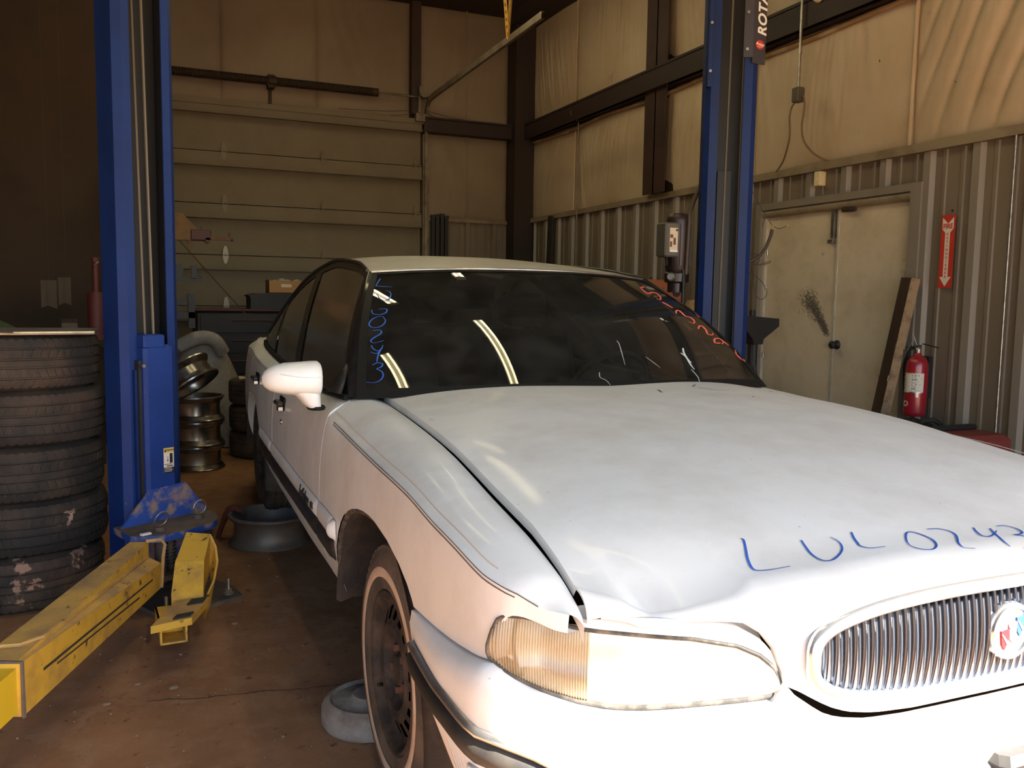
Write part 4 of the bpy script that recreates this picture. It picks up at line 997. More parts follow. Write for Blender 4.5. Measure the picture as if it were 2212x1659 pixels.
# ---- wheels
def tire_prof(r, wd, rim): h = wd/2; return [(rim, -h*.80), (rim+.012, -h*.98), (rim+.05, -h*1.06), (rim+.085, -h*1.07), (r-.03, -h*.99), (r-.010, -h*.90), (r-.001, -h*.74), (r, -h*.60), (r-.007, -h*.585), (r-.007, -h*.53), (r, -h*.515), (r+.0005, -h*.20), (r-.007, -h*.185), (r-.007, -h*.12), (r+.0005, -h*.105),
                                          (r+.0005, h*.105), (r-.007, h*.12), (r-.007, h*.185), (r+.0005, h*.20), (r, h*.515), (r-.007, h*.53), (r-.007, h*.585), (r, h*.60), (r-.001, h*.74), (r-.010, h*.90), (r-.03, h*.99), (rim+.085, h*1.07), (rim+.05, h*1.06), (rim+.012, h*.98), (rim, h*.80)]
def tread_blocks(m, r, wd, n, q):
    h = wd/2
    for i in range(n):
        a = 2*pi*i/n
        for z0, z1, sk in ((-h*.93, -h*.60, .03), (-h*.51, -h*.21, -.03), (h*.21, h*.51, .03), (h*.60, h*.93, -.03)):
            c_ = []
            for rr in (r-.004, r+.0045):
                for aa, zz in ((a, z0), (a+2*pi/n*.62, z0), (a+2*pi/n*.62+sk, z1), (a+sk, z1)):
                    e = rr-(.012 if abs(zz) > h*.9 else 0); c_.append(q @ Vector((e*cos(aa), e*sin(aa), zz)))
            m.hexa(c_)
def wheel(side, y, z, ww, tm, detail):
    """side -1 faces the camera side of the car"""
    w_ = bpy.data.objects.new('wheel', None); COL.objects.link(w_); w_.parent = car; w_.location = (side*ww, y, z)
    q = Matrix.Rotation(pi/2 if side > 0 else -pi/2, 4, 'Y')      # local z -> outward
    m = MB(); m.lathe(tire_prof(.330, .200, .198), 72, q); tread_blocks(m, .330, .200, 56 if detail else 40, q); m.build('tire', tm, w_, smooth=True, ang=35)
    m = MB(); m.lathe([(.242, .1068), (.246, .1085), (.264, .1088), (.268, .1072)], 72, q); lab(m.build('whitewall', M['whitewall'] if detail or side > 0 else M['tire_front'], w_, smooth=True), 'tan stained whitewall band' if detail or side > 0 else 'dirty sidewall band')
    m = MB(); m.lathe([(.205, .088), (.208, .098), (.200, .100), (.193, .090), (.188, .082), (.182, .074), (.175, .071), (.170, .070)], 64, q); m.build('rim_lip', M['steelwheel'], w_, smooth=True)
    # disc with a ring of slots cut through it
    n, ro, ri = 18, .170, .128; m = MB()
    prof = [(.128, .086), (.116, .092), (.10, .088), (.085, .066), (.060, .060), (.045, .064), (.036, .080), (.0, .082)]
    m.lathe(prof, 60, q)
    for i in range(n):
        a0, a1, a2 = 2*pi*i/n, 2*pi*(i+.52)/n, 2*pi*(i+1)/n
        P = lambda r, a, zz: q @ Vector((r*cos(a), r*sin(a), zz))
        for aa, bb in ((a1, a2),):
            m.add([P(ro, aa, .070), P(ro, bb, .070), P(ri, bb, .086), P(ri, aa, .086)], [(0, 1, 2, 3)])
        m.add([P(.170, a0, .070), P(.170, a1, .070), P(.166, a1, .0715), P(.166, a0, .0715), P(.132, a0, .0845), P(.132, a1, .0845), P(.128, a1, .086), P(.128, a0, .086)], [(0, 1, 2, 3), (4, 5, 6, 7)])
    m.build('wheel_disc', M['steelwheel'], w_, smooth=True, ang=40)
    m = MB(); m.lathe([(.19, -.02), (.0, -.02)], 32, q); m.build('brake_drum', M['dark'], w_)
    for i in range(5):
        a = 2*pi*i/5+.5; c_ = q @ Vector((.057*cos(a), .057*sin(a), .058)); d = q @ Vector((.057*cos(a), .057*sin(a), .080)); m = MB(); m.cyl(c_, d, .010, 6); lab(m.build('lug_nut', M['rust'], w_), 'rusty lug nut')
    m = MB(); c_ = q @ Vector((.176*cos(2.2), .180*sin(2.2), .06)); d = q @ Vector((.150*cos(2.2), .150*sin(2.2), .098)); m.cyl(c_, d, .0055, 8); m.build('valve_stem', M['black'], w_)
wheel(-1, 0, .334, .838, M['tire_front'], True); wheel(1, 0, .334, .818, M['tire'], False)
wheel(-1, 2.814, .44, .825, M['tire'], False); wheel(1, 2.814, .44, .825, M['tire'], False)

# ---- cabin seen dimly through the glass
m = MB(); m.grid([[(.74*u, .80+.25*u*u*.6+d, .925-.03*u*u+e) for u in lin(-1, 1, 15)] for d, e in ((-.20, -.01), (0, .012), (.18, .02), (.26, -.01), (.28, -.2))]); m.build('dashboard', M['cabin'], car, smooth=True)
m = MB(); c_ = Vector((.37, 1.22, .91)); ax = Vector((0, -.86, -.5)).cross(Vector((1, 0, 0))).normalized(); m.tube([c_+Vector((.19*cos(a), 0, 0))+ax*(.19*sin(a)) for a in lin(0, 2*pi, 33)[:-1]], .013, 8, closed=True)
m.tube([c_+Vector((-.18, 0, 0)), c_, c_+Vector((.18, 0, 0))], .014, 6); m.cyl(c_, c_+Vector((0, -.25, -.10)), .03, 10); m.build('steering_wheel', M['cabin'], car, smooth=True)
for x in (-.37, .37):
    m = MB(); m.box((x-.27, 1.50, .45), (x+.27, 2.02, .62), bev=.05)
    q = Matrix.Translation((x, 1.98, .58)) @ Matrix.Rotation(R(-16), 4, 'X'); m.box((-.26, -.07, 0), (.26, .08, .58), q, bev=.05); m.box((-.14, -.04, .60), (.14, .06, .78), q, bev=.035); m.build('front_seat', M['seat'], car)
m = MB(); q = Matrix.Translation((0, 2.95, .60)) @ Matrix.Rotation(R(-18), 4, 'X'); m.box((-.68, -.08, 0), (.68, .08, .56), q, bev=.04); m.box((-.68, 2.45, .45), (.68, 2.98, .64), bev=.04); m.build('rear_seat', M['seat'], car)
m = MB(); m.grid([[(-.80, .7, .88), (-.80, .7, .42), (.80, .7, .42), (.80, .7, .88)], [(-.84, 3.3, .95), (-.84, 3.3, .45), (.84, 3.3, .45), (.84, 3.3, .95)]]); m.add([(-.8, .7, .42), (.8, .7, .42), (.8, .7, .9), (-.8, .7, .9)], [(0, 1, 2, 3)]); m.add([(-.84, 3.3, .45), (.84, 3.3, .45), (.84, 3.3, 1.03), (-.84, 3.3, 1.03)], [(0, 1, 2, 3)]); m.build('cabin_tub', M['dark'], car)
m = MB(); m.grid([[roof_pt(i, u)-Vector((0, 0, .035)) for u in lin(-.97, .97, 13)] for i in range(4, iR, 6)]); m.build('headliner', M['cabin'], car, smooth=True)
# ================================================================== THE TWO-POST LIFT
def to_local(m, root):
    inv = (Matrix.Translation(root.location) @ Matrix.Rotation(root.rotation_euler.z, 4, 'Z')).inverted(); m.v = [tuple(inv @ Vector(p)) for p in m.v]; return m
def post_profile(w, d, lip, ch, t=.007):
    o = [(-w/2+lip, 0), (-w/2+ch, 0), (-w/2, ch), (-w/2, d), (w/2, d), (w/2, ch), (w/2-ch, 0), (w/2-lip, 0)]
    i = [(w/2-lip, t), (w/2-ch-.003, t), (w/2-t, ch+.003), (w/2-t, d-t), (-w/2+t, d-t), (-w/2+t, ch+.003), (-w/2+ch+.003, t), (-w/2+lip, t)]
    return o+i
def post(loc, rz, label, mt_, hgt=3.75, lip=.062):
    p = thing('lift_post', loc, label, 'car lift', 'posts of the two-post car lift', rz)
    m = MB(); pr = post_profile(.26 if lip < .07 else .275, .16, lip, .028); n = len(pr); rows = [[(x, y, z) for x, y in pr] for z in (.02, hgt)]
    m.grid(rows, closed_u=True); m.build('column', M['liftcol'] if mt_ is M['lift'] else mt_, p)
    m = MB(); m.box((-.112, .142, .02), (.112, .150, hgt-.01)); m.box((-.122, .03, .02), (-.118, .15, hgt-.01)); m.box((.118, .03, .02), (.122, .15, hgt-.01)); m.build('slot_shade_liner', M['iron'], p)  # dark plates added inside the slot to stand in for its shade
    m = MB(); m.prism([(-.15, -.33), (.20, -.33), (.24, -.2), (.24, .22), (-.15, .22), (-.155, -.28)], 0, .018); m.build('base_plate', M['greasy'], p)
    for x, y in ((-.12, -.28), (.17, -.27), (.2, .18), (.2, -.02)):
        m = MB(); m.cyl((x, y, .018), (x, y, .022), .022, 12); m.cyl((x, y, .02), (x, y, .040), .015, 6); m.cyl((x, y, .03), (x, y, .085), .008, 8); m.build('anchor_bolt', M['steel'], p)
    return p
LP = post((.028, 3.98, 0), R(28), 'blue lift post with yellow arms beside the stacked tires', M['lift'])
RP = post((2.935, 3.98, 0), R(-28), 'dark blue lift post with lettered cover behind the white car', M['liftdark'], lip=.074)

# ---- near post: carriage, plates, arms
m = MB(); m.box((-.070, -.062, .345), (.066, .10, 1.085), bev=.014); m.box((-.070, -.060, 1.07), (.025, .10, 1.128), bev=.006); car_l = m.build('carriage', M['lift'], LP)
m = MB(); m.box((-.082, -.035, .30), (-.068, .10, 1.02)); m.build('slide_guide', M['iron'], LP)
m = MB(); m.box((-.092, -.02, .40), (-.080, .10, .98)); m.build('slide_block', M['liftdark'], LP)
for x, w_ in ((-.025, .0055), (.012, .0065)):
    m = MB(); m.cyl((x, .012, 1.10), (x-.02*(1 if x < 0 else .6), .06, 3.7), w_, 8); m.build('lift_cable', M['cable'], LP)
m = MB(); m.cyl((-.074, -.05, 1.00), (-.074, -.066, 1.00), .008, 10); m.build('guide_bolt', M['steel'], LP)
m = MB(); m.cyl((-.084, -.01, .55), (-.084, -.01, .92), .0022, 5); m.build('release_wire', M['steel'], LP)
m = MB(); m.add([(-.062, -.066, .478), (.100, -.066, .486), (.205, -.066, .345), (-.205, -.10, .345), (-.062, -.056, .478), (.100, -.056, .486), (.205, -.056, .345), (-.205, -.085, .345)], [(0, 3, 2, 1), (4, 5, 6, 7), (0, 1, 5, 4), (1, 2, 6, 5), (3, 0, 4, 7)])
m.build('gusset_plate', M['liftdirty'], LP)
PL_ = [(-.236, -.23), (-.205, -.275), (-.136, -.312), (-.02, -.305), (.10, -.275), (.155, -.225), (.20, -.14), (.205, -.05), (-.215, -.05)]
def hplate(pts, z0, z1, top, edge, name):
    m = MB(); m.prism(pts, z0, z1); m.mi = [0]+[1]+[0]*(len(m.f)-2); return m.build(name, [edge, top], LP)
hplate(PL_, .318, .345, M['greasy'], M['liftdirty'], 'arm_bracket_plate')
hplate([(x*.86, y*.95) for x, y in PL_], .150, .172, M['greasy'], M['greasy'], 'arm_bracket_plate')
m = MB(); m.box((-.10, -.20, .172), (.07, -.05, .318)); m.build('bracket_web', M['liftdirty'], LP)
for k, (x, y) in enumerate(((-.115, -.235), (.098, -.165))):
    m = MB(); m.cyl((x, y, .13), (x, y, .362), .022, 16); pin = m.build('arm_pin', M['greasy'], LP)
    m = MB(); c_ = Vector((x, y-.012, .395)); tl = .5 if k == 0 else .15
    m.tube([c_+Vector((.030*cos(a), -.012*sin(a)*tl*2+.01*cos(a)*tl, .030*sin(a))) for a in lin(0, 2*pi, 29)[:-1]], .0032, 6, closed=True); m.build('pull_ring', M['steel'], pin, smooth=True)
    m = MB(); sx = x+.055; sp = [(sx+.020*cos(a), y+.02+.020*sin(a), .18+.13*a/(2*pi*9)) for a in lin(0, 2*pi*9, 9*10)]; m.tube(sp, .0035, 5); m.cyl((sx, y+.02, .16), (sx, y+.02, .33), .012, 8); m.build('restraint_spring', M['greasy'], pin, smooth=True)
m = MB(); m.box((-.205, -.262, .345), (-.165, -.245, .352)); m.build('white_clip', M['white'], LP)
# long arm toward the lower left
def warp_box(p): m = MB(); m.hexa(p); return m
d = Vector((-.322, -.947, 0)); lf = Vector((-.947, .322, 0)); Rin = Vector((.036, 3.545, 0)); Rout = Rin+d*1.10
def P3(b, l, z): q = b+lf*l; return (q.x, q.y, z)
m = MB()
m.cur = 0; m.hexa([P3(Rin, .045, .17), P3(Rin, .115, .17), P3(Rout, .115, .19), P3(Rout, .012, .19), P3(Rin, .045, .345), P3(Rin, .115, .345), P3(Rout, .115, .338), P3(Rout, .012, .338)])
m.mi[1] = 1
m.hexa([P3(Rin, 0, .165), P3(Rin, .046, .165), P3(Rout, .013, .19), P3(Rout, 0, .19), P3(Rin, 0, .262), P3(Rin, .046, .285), P3(Rout, .013, .337), P3(Rout, 0, .335)])
m.mi[7] = 1
arm = to_local(m, LP).build('lift_arm', [M['yellow'], M['yellowtop']], LP); arm['label'] = 'long yellow swing arm reaching toward the lower left'
m = MB(); m.tube([P3(Rin+d*.02, .046, .292), P3(Rout-d*.16, .016, .343), P3(Rout-d*.10, .05, .345), P3(Rout-d*.09, .10, .345)], .006, 6); to_local(m, LP).build('weld_bead', M['yellowtop'], arm)
m = MB(); a, b = Rin+d*.10, Rin+d*.98
m.add([P3(a, -.0015, .225), P3(b, -.0015, .262), P3(b, -.0015, .270), P3(a, -.0015, .232)], [(0, 1, 2, 3)]); a, b = Rin+d*.24, Rin+d*.9; m.add([P3(a, -.0015, .205), P3(b, -.0015, .245), P3(b, -.0015, .250), P3(a, -.0015, .212)], [(0, 1, 2, 3)])
to_local(m, LP).build('scored_line', M['grime'], arm)
m = MB(); pts = [P3(Rin+d*.015, .05, .352), P3(Rin+d*-.01, .00, .352), P3(Rin+d*-.015, -.012, .33), P3(Rin+d*.01, -.012, .29), P3(Rin+d*.0, -.005, .22), P3(Rin+d*.01, -.004, .168)]; m.tube(pts, .0065, 6); to_local(m, LP).build('arm_end_flange', M['yellowtop'], arm)
m = MB(); i0, i1 = Rout-d*.05, Rout+d*.75
m.hexa([P3(i0, .012, .202), P3(i0, .103, .202), P3(i1, .103, .205), P3(i1, .012, .205), P3(i0, .012, .322), P3(i0, .103, .322), P3(i1, .103, .322), P3(i1, .012, .322)]); to_local(m, LP).build('arm_extension', M['yellowbright'], arm)
m = MB(); m.tube([P3(Rout, -.003, .188), P3(Rout, -.003, .338), P3(Rout, .117, .341)], .006, 6); to_local(m, LP).build('sleeve_rim', M['greasy'], arm)
# short arm with its drop pad
m = MB()
A0, A1, B0, B1 = (.135, 3.66), (.222, 3.60), (.066, 3.33), (.176, 3.315)
C0, C1 = (.085, 3.46), (.188, 3.44)
top = [[(*A0, .345), (*A1, .345)], [(*C0, .285), (*C1, .285)], [(*B0, .205), (*B1, .205)]]
bot = [[(p[0], p[1]+.01, z) for p, z in zip(r, (zz, zz))] for r, zz in zip(top, (.21, .165, .125))]
for i in range(2):
    m.hexa([bot[i][0], bot[i][1], bot[i+1][1], bot[i+1][0], top[i][0], top[i][1], top[i+1][1], top[i+1][0]])
arm2 = to_local(m, LP).build('lift_arm', [M['yellow']], LP); arm2['label'] = 'short yellow swing arm bending down to a flat pad'
m = MB(); fl = [(.224, 3.595, .345), (.243, 3.57, .30), (.246, 3.53, .25), (.228, 3.46, .20), (.200, 3.40, .165)]; f2 = [(p[0]-.02, p[1]-.003, p[2]-.10) for p in fl]; m.grid([fl, f2]); m.grid([[(p[0]-.008, p[1], p[2]) for p in fl], [(p[0]-.008, p[1], p[2]) for p in f2]]); m.grid([fl, [(p[0]-.008, p[1], p[2]) for p in fl]]); to_local(m, LP).build('side_flare', M['yellow'], arm2)
m = MB(); q = [(-.006, 3.08), (.127, 3.121), (.201, 3.319), (.081, 3.311)]; m.prism(q, .156, .182); m.mi = [0, 1]+[0]*4; pad = to_local(m, LP).build('lift_pad', [M['yellow'], M['yellowtop']], arm2)
for t in (.10, .17, .24, .72, .79, .86, .93):
    m = MB()
    a = Vector((-.006, 3.08, 0)).lerp(Vector((.081, 3.311, 0)), t); b = Vector((.127, 3.121, 0)).lerp(Vector((.201, 3.319, 0)), t); c0, c1 = a.lerp(b, .48), a.lerp(b, .92); m.box((-.5, -.004, 0), (.5, .004, .005), Matrix.Translation(((c0+c1)/2)+Vector((0, 0, .182))) @ Matrix.Rotation(atan2((c1-c0).y, (c1-c0).x), 4, 'Z') @ Matrix.Diagonal(((c1-c0).length, 1, 1, 1)))
    to_local(m, LP).build('pad_ridge', M['grime'], arm2)
m = MB(); q = Matrix.Translation((.068, 3.15, 0)) @ Matrix.Rotation(R(4), 4, 'Z')
m.box((-.045, 0, .085), (-.038, .20, .156), q); m.box((.038, 0, .085), (.045, .20, .156), q); m.box((-.045, 0, .085), (.045, .20, .092), q); m.box((-.045, .012, .149), (.045, .20, .156), q); m.box((-.040, .1, .09), (.040, .105, .152), q)
to_local(m, LP).build('pad_tube', M['yellow'], arm2)
# warning decal on the carriage
q = Matrix.Translation((.026, -.0635, .592)) @ Matrix.Rotation(pi/2, 4, 'X')
m = MB(); m.box((-.023, -.054, 0), (.023, .054, .0008), q); dec = m.build('warning_decal', M['signwhite'], LP)
m = MB(); m.box((-.023, .034, .0008), (.023, .054, .0014), q); m.build('decal_band', mat('decal_yellow', (.65, .47, .12), .5), dec)
m = MB(); m.box((-.023, -.054, .0008), (.023, -.030, .0014), q); m.box((.004, -.012, .0008), (.017, .030, .0014), q); m.box((-.006, -.002, .0008), (-.0045, .018, .0014), q); m.add([q @ Vector(p) for p in ((-.0095, .002, .0014), (-.001, .002, .0014), (-.0052, -.006, .0014))], [(0, 2, 1)]); m.box((-.020, -.018, .0008), (.014, -.0155, .0014), q); m.box((-.010, -.026, .0008), (.018, -.022, .0014), q); m.add([q @ Vector(p) for p in ((-.021, .037, .0016), (-.012, .037, .0016), (-.0165, .050, .0016))], [(0, 1, 2)]); m.build('decal_print', M['black'], dec)
text_obj('WARNING', .0085, q @ Matrix.Translation((.005, .044, .0016)), M['black'], dec, thick=.0002, bold=.0003)
for i, t_ in enumerate(('KEEP FEET', 'CLEAR OF LIFT', 'WHEN LOWERING')): pass
m = MB()
for i in range(3): m.box((-.020, -.0355-i*.006, .0014), (.012+.004*(i % 2), -.0335-i*.006, .0018), q)
m.build('decal_lines', M['signwhite'], dec)

# ---- far post: cover with lettering, cable, dark carriage, power unit
m = MB(); m.box((-.045, .095, .30), (.030, .150, 2.02)); m.build('carriage', M['iron'], RP)
for x0, x1, dz in ((-.022, .004, .0), (.062, .066, 0)):
    m = MB(); m.cyl((x0, .02, .9), (x1, .05, 3.7), .006 if dz == 0 else .004, 8); m.build('lift_cable', M['cable'], RP)
m = MB(); m.box((-.134, -.012, 2.45), (-.108, .02, 3.7)); m.box((-.134, -.012, 2.45), (-.130, .10, 3.7)); cvl = m.build('column_cover', M['liftdark'], RP)
for z in (2.53, 2.78, 3.05): m = MB(); m.cyl((-.118, -.012, z), (-.118, -.020, z), .008, 8); m.build('cover_bolt', M['steel'], cvl)
cover = mat('grey_blue_cover', (.035, .033, .045), .5)
m = MB(); m.box((.052, -.016, 2.60), (.100, -.004, 3.7)); qc = Matrix.Translation((.100, -.016, 0)) @ Matrix.Rotation(R(28), 4, 'Z'); m.box((0, 0, 2.57), (.082, .008, 3.7), qc); cv = m.build('column_cover', cover, RP)
for z in (2.64, 2.83, 3.08): m = MB(); m.cyl((.070, -.016, z), (.070, -.026, z), .009, 8); m.build('cover_bolt', M['steel'], cv)
tf = qc @ frame((.058, -.0012, 2.715), (0, 0, 1), (-1, 0, 0))
text_obj('ROTARY', .076, tf, M['white'], cv, align='LEFT', thick=.0006, bold=.0022, shear=.22, spacing=1.08)
of = qc @ frame((.044, -.0012, 2.668), (1, 0, 0), (0, 0, 1))
m = MB(); m.add([of @ Vector((.027*cos(a), .024*sin(a), .0006)) for a in lin(0, 2*pi, 25)[:-1]], [tuple(range(24))]); lo = m.build('oval_logo', M['signred'], cv)
text_obj('Rotary', .019, of @ Matrix.Rotation(R(-8), 4, 'Z') @ Matrix.Translation((0, .003, .0012)), M['white'], lo, thick=.0003, shear=.3, bold=.0004)
m = MB(); m.tube([of @ Vector(p) for p in ((-.016, -.008, .0014), (0, -.013, .0014), (.016, -.006, .0014))], .0014, 5); m.build('logo_swoosh', M['white'], lo)
m = MB(); m.box((.131, .06, 2.13), (.134, .10, 2.30)); m.box((.131, .05, 2.16), (.1335, .11, 2.19)); m.build('side_decal', M['label'], RP)
# power unit bolted behind the post's left edge (world coordinates)
pu = thing('power_unit', (2.70, 4.22, 1.35), 'dark lift motor unit with labelled grey box left of far blue post', 'motor')
m = MB(); m.lathe([(.0, .44), (.045, .44), (.062, .425), (.066, .40), (.066, .13), (.058, .115), (.07, .105), (.07, .06), (.05, .05), (.05, .0), (0, .0)], 20, Matrix.Translation((.085, 0, 0))); m.build('motor', M['motor'], pu, smooth=True, ang=40)
for i in range(10):
    a = 2*pi*i/10; m = MB(); m.box((.064, -.004, .15), (.074, .004, .38), Matrix.Translation((.085, 0, 0)) @ Matrix.Rotation(a, 4, 'Z')); m.build('cooling_fin', M['motor'], pu)
m = MB(); m.box((-.035, -.06, .195), (.055, .04, .385), bev=.008); bx = m.build('switch_box', M['greybox'], pu)
m = MB(); m.box((-.008, -.062, .222), (.044, -.060, .355)); lb = m.build('paper_label', M['label'], bx)
m = MB(); m.cyl((.036, -.0625, .343), (.036, -.0655, .343), .007, 10); m.box((-.006, -.064, .30), (.012, -.0625, .318)); m.box((.016, -.064, .262), (.030, -.0625, .30)); m.box((-.006, -.064, .25), (.006, -.0625, .28)); m.build('label_print', M['rust'], bx)
m = MB(); m.box((-.006, -.0645, .222), (.044, -.0625, .232)); m.build('label_strip', M['white'], bx)
m = MB(); m.cyl((.0, -.07, .085), (.06, -.02, .085), .022, 14); m.cyl((-.012, -.082, .085), (.0, -.07, .085), .016, 14); lab(m.build('gauge', M['steel'], pu, smooth=True), 'pale round gauge')
m = MB(); m.tube(catmull([(.085, -.06, .13), (.085, -.07, .06), (.085, -.07, -.10), (.10, -.06, -.22), (.14, -.02, -.30)], 6), .010, 8); m.build('pressure_hose', M['black'], pu, smooth=True)
m = MB(); m.tube(catmull([(.10, -.07, .10), (.11, -.07, .40), (.13, -.05, .46), (.20, -.03, .60)], 6), .012, 8); m.build('upper_hose', M['cord'], pu, smooth=True)
# ================================================================== TIRES AND RIMS
def tire(name, loc, rad, wd, rim, label, group, tm, rot=None, blocks=True, seed=0):
    t = thing(name, loc, label, 'tire', group, seed*1.3); q = Matrix.Translation((0, 0, wd/2*1.0))
    if rot is not None: q = rot
    m = MB(); m.lathe(tire_prof(rad, wd*.93, rim), 60, q)
    if blocks: tread_blocks(m, rad, wd*.93, 64, q)
    m.build('casing', tm, t, smooth=True, ang=35); return t
names = ('lowest tire of the stack, splashed with pale mud', 'second tire from the bottom of the tall stack', 'middle tire of the tall stack by the blue post', 'second tire from the top of the tall stack', 'top tire of the stack under the metal tray')
for k in range(5):
    tire('stacked_tire', (-.505+(-.012, .006, -.004, .010, -.006)[k], 4.20+(.0, .008, -.01, .006, 0)[k], .2255*k), .325, .226, .195, names[k], 'tires stacked at the left', M['tire_stack'] if k else M['tire_mud'], seed=k)
tray = thing('metal_tray', (-.52, 4.16, 1.132), 'thin worn metal sheet lying on top of the tire stack', 'tray')
m = MB(); pts = [(-.36, -.26), (.05, -.30), (.33, -.24), (.33, .25), (-.36, .25)]; m.prism(pts, 0, .006); m.build('sheet', M['steel'], tray)
m = MB(); m.tube([(-.36, -.262, .003), (.05, -.302, .003), (.33, -.242, .003)], .007, 6); m.build('bent_edge', M['dullchrome'], tray)
for k, (lb, cz) in enumerate((('lowest polished rim of the stack behind the blue post', 0), ('middle polished rim of the stack behind the blue post', .183), ('uppermost upright-stacked polished rim, under the tilted one', .366))):
    t = thing('wheel_rim', (.335, 6.86, cz), lb, 'rim', 'bare rims stacked on the floor', k*.7)
    m = MB(); m.lathe([(.188, .0), (.205, .002), (.207, .010), (.198, .018), (.192, .030), (.176, .045), (.172, .10), (.176, .135), (.192, .150), (.198, .164), (.207, .172), (.205, .180), (.190, .181), (.186, .160), (.166, .13), (.162, .06), (.180, .02), (.188, .0)], 48); m.build('barrel', M['alloy'], t, smooth=True, ang=35)
    m = MB(); m.lathe([(.165, .12), (.12, .10), (.06, .11), (.03, .11)], 40); m.build('wheel_face', M['alloy'], t, smooth=True)
t = thing('wheel_rim', (.285, 6.70, .70), 'tilted rim leaning on top of the bare rim stack', 'rim', 'bare rims stacked on the floor')
qq = Matrix.Rotation(R(-32), 4, 'Y') @ Matrix.Rotation(R(-20), 4, 'X')
m = MB(); m.lathe([(.180, -.08), (.195, -.078), (.197, -.068), (.185, -.05), (.168, -.03), (.166, .03), (.185, .05), (.197, .068), (.195, .078), (.182, .078), (.175, .05), (.156, .02), (.156, -.03), (.176, -.07)], 48, qq); m.build('barrel', M['alloy'], t, smooth=True, ang=35)
m = MB(); m.lathe([(.165, .03), (.12, .05), (.06, .035), (.03, .035)], 40, qq)
m.build('wheel_face', M['alloy'], t, smooth=True)
for i in range(7):
    a = 2*pi*i/7; m = MB(); c_ = [qq @ Vector((r*cos(a+da), r*sin(a+da), z)) for r, da, z in ((.075, -.2, .0525), (.075, .2, .0525), (.14, .12, .0525), (.14, -.12, .0525))]; m.add(c_, [(0, 1, 2, 3)]); m.build('vent_hole', M['dark'], t)
# steel rim on the floor at the rear wheel
t = thing('wheel_rim', (.585, 4.64, 0), 'grey rusty steel rim lying on the floor under the rear tire', 'rim')
m = MB(); m.lathe([(.192, .0), (.205, .002), (.208, .010), (.200, .018), (.190, .030), (.182, .05), (.182, .11), (.192, .128), (.204, .142), (.212, .146), (.213, .155), (.206, .160), (.196, .158), (.190, .140), (.172, .11), (.172, .05), (.186, .01), (.192, 0)], 56); m.build('barrel', M['greyrim'], t, smooth=True, ang=35)
m = MB(); m.lathe([(.172, .035), (.12, .05), (.06, .04), (.045, .03)], 40); m.build('wheel_face', M['greyrim'], t, smooth=True)
t = thing('rag', (.40, 4.78, 0), 'dull red rag hanging over the lip of the grey rim', 'rag')
m = MB(); rows = []
for i in range(9):
    u = i/8; rows.append([(-.055+.11*u+.01*sin(j*2+u*5), .00-.02*sin(u*pi)+.012*sin(j*1.7), .005+.165*sin(min(1, j/7)*pi*.62)**.8+.008*sin(u*9+j)) if False else (-.07+.02*j+.01*sin(u*7), -.07+.14*u+.008*sin(j*2.1), [.004, .06, .12, .160, .172, .166, .150, .125][j]+.008*sin(u*8+j)) for j in range(8)])
m.grid(rows); m.build('cloth', mat('red_rag', (.13, .035, .025), .95), t, smooth=True)
# mud-caked drum on the floor behind the front wheel
t = thing('brake_drum', (.610, 2.53, 0), 'mud-caked iron drum lying on the floor behind the front tire', 'brake drum')
m = MB(); m.lathe([(.138, 0), (.146, .012), (.146, .055), (.138, .072), (.120, .080), (.112, .070), (.060, .078), (.050, .090), (.0, .090)], 40); m.build('drum_shell', M['mudrim'], t, smooth=True, ang=50)

# ================================================================== RIGHT WALL
s = thing('fire_extinguisher', (XR-.115, 4.325, .555), 'red fire extinguisher hanging on the ribbed wall below the sign', 'extinguisher')
m = MB(); m.lathe([(.0, .0), (.062, .0), (.070, .012), (.071, .03), (.071, .33), (.066, .365), (.050, .395), (.026, .408), (.022, .425), (.0, .425)], 32); m.build('cylinder', M['extred'], s, smooth=True, ang=50)
m = MB(); m.lathe([(.0718, .16), (.0718, .292)], 24, None, R(128), R(262)); lbm = m.build('paper_label', M['signwhite'], s, smooth=True)
def onc(a, z, r=.0724): return (r*cos(a), r*sin(a), z)
m = MB()
random.seed(3)
for i in range(15):
    z = .280-.0075*i
    for a0, a1 in ((R(135), R(135+random.uniform(18, 40))), (R(200), R(200+random.uniform(20, 48)))):
        if i % 5 == 3 and a0 < 3: continue
        h_ = .0022 if i % 4 else .0045; m.add([onc(a, zz) for a, zz in ((a0, z), ((a0+a1)/2, z), (a1, z), (a1, z-h_), ((a0+a1)/2, z-h_), (a0, z-h_))], [(0, 1, 2, 3, 4, 5)])
m.build('label_text', M['spring'], s)
m = MB(); m.lathe([(.0722, .284), (.0722, .291)], 12, None, R(150), R(215)); m.build('label_band', mat('label_yellow', (.6, .5, .12), .5), s)
m = MB(); m.lathe([(.0722, .158), (.0722, .166)], 12, None, R(190), R(262)); m.lathe([(.0722, .13), (.0722, .16)], 4, None, R(222), R(236)); m.build('mount_clasp', M['steel'], s)
m = MB(); m.add([onc(R(168)+.34*cos(a), .085+.019*sin(a)) for a in lin(0, 2*pi, 21)[:-1]], [tuple(range(20))]); m.build('round_seal', M['signwhite'], s)
m = MB(); m.add([onc(R(170)+.18*cos(a), .084+.011*sin(a), .0729) for a in lin(0, 2*pi, 9)[:-1]], [tuple(range(8))]); m.build('seal_mark', M['extred'], s)
m = MB(); m.lathe([(.020, .42), (.022, .45), (.016, .465), (.0, .467)], 16); m.box((-.018, -.012, .455), (.018, .012, .48)); m.build('valve', M['steel'], s)
m = MB(); m.box((-.02, -.095, .487), (-.0, .03, .492), Matrix.Rotation(R(9), 4, 'X')); m.build('lever', M['iron'], s)
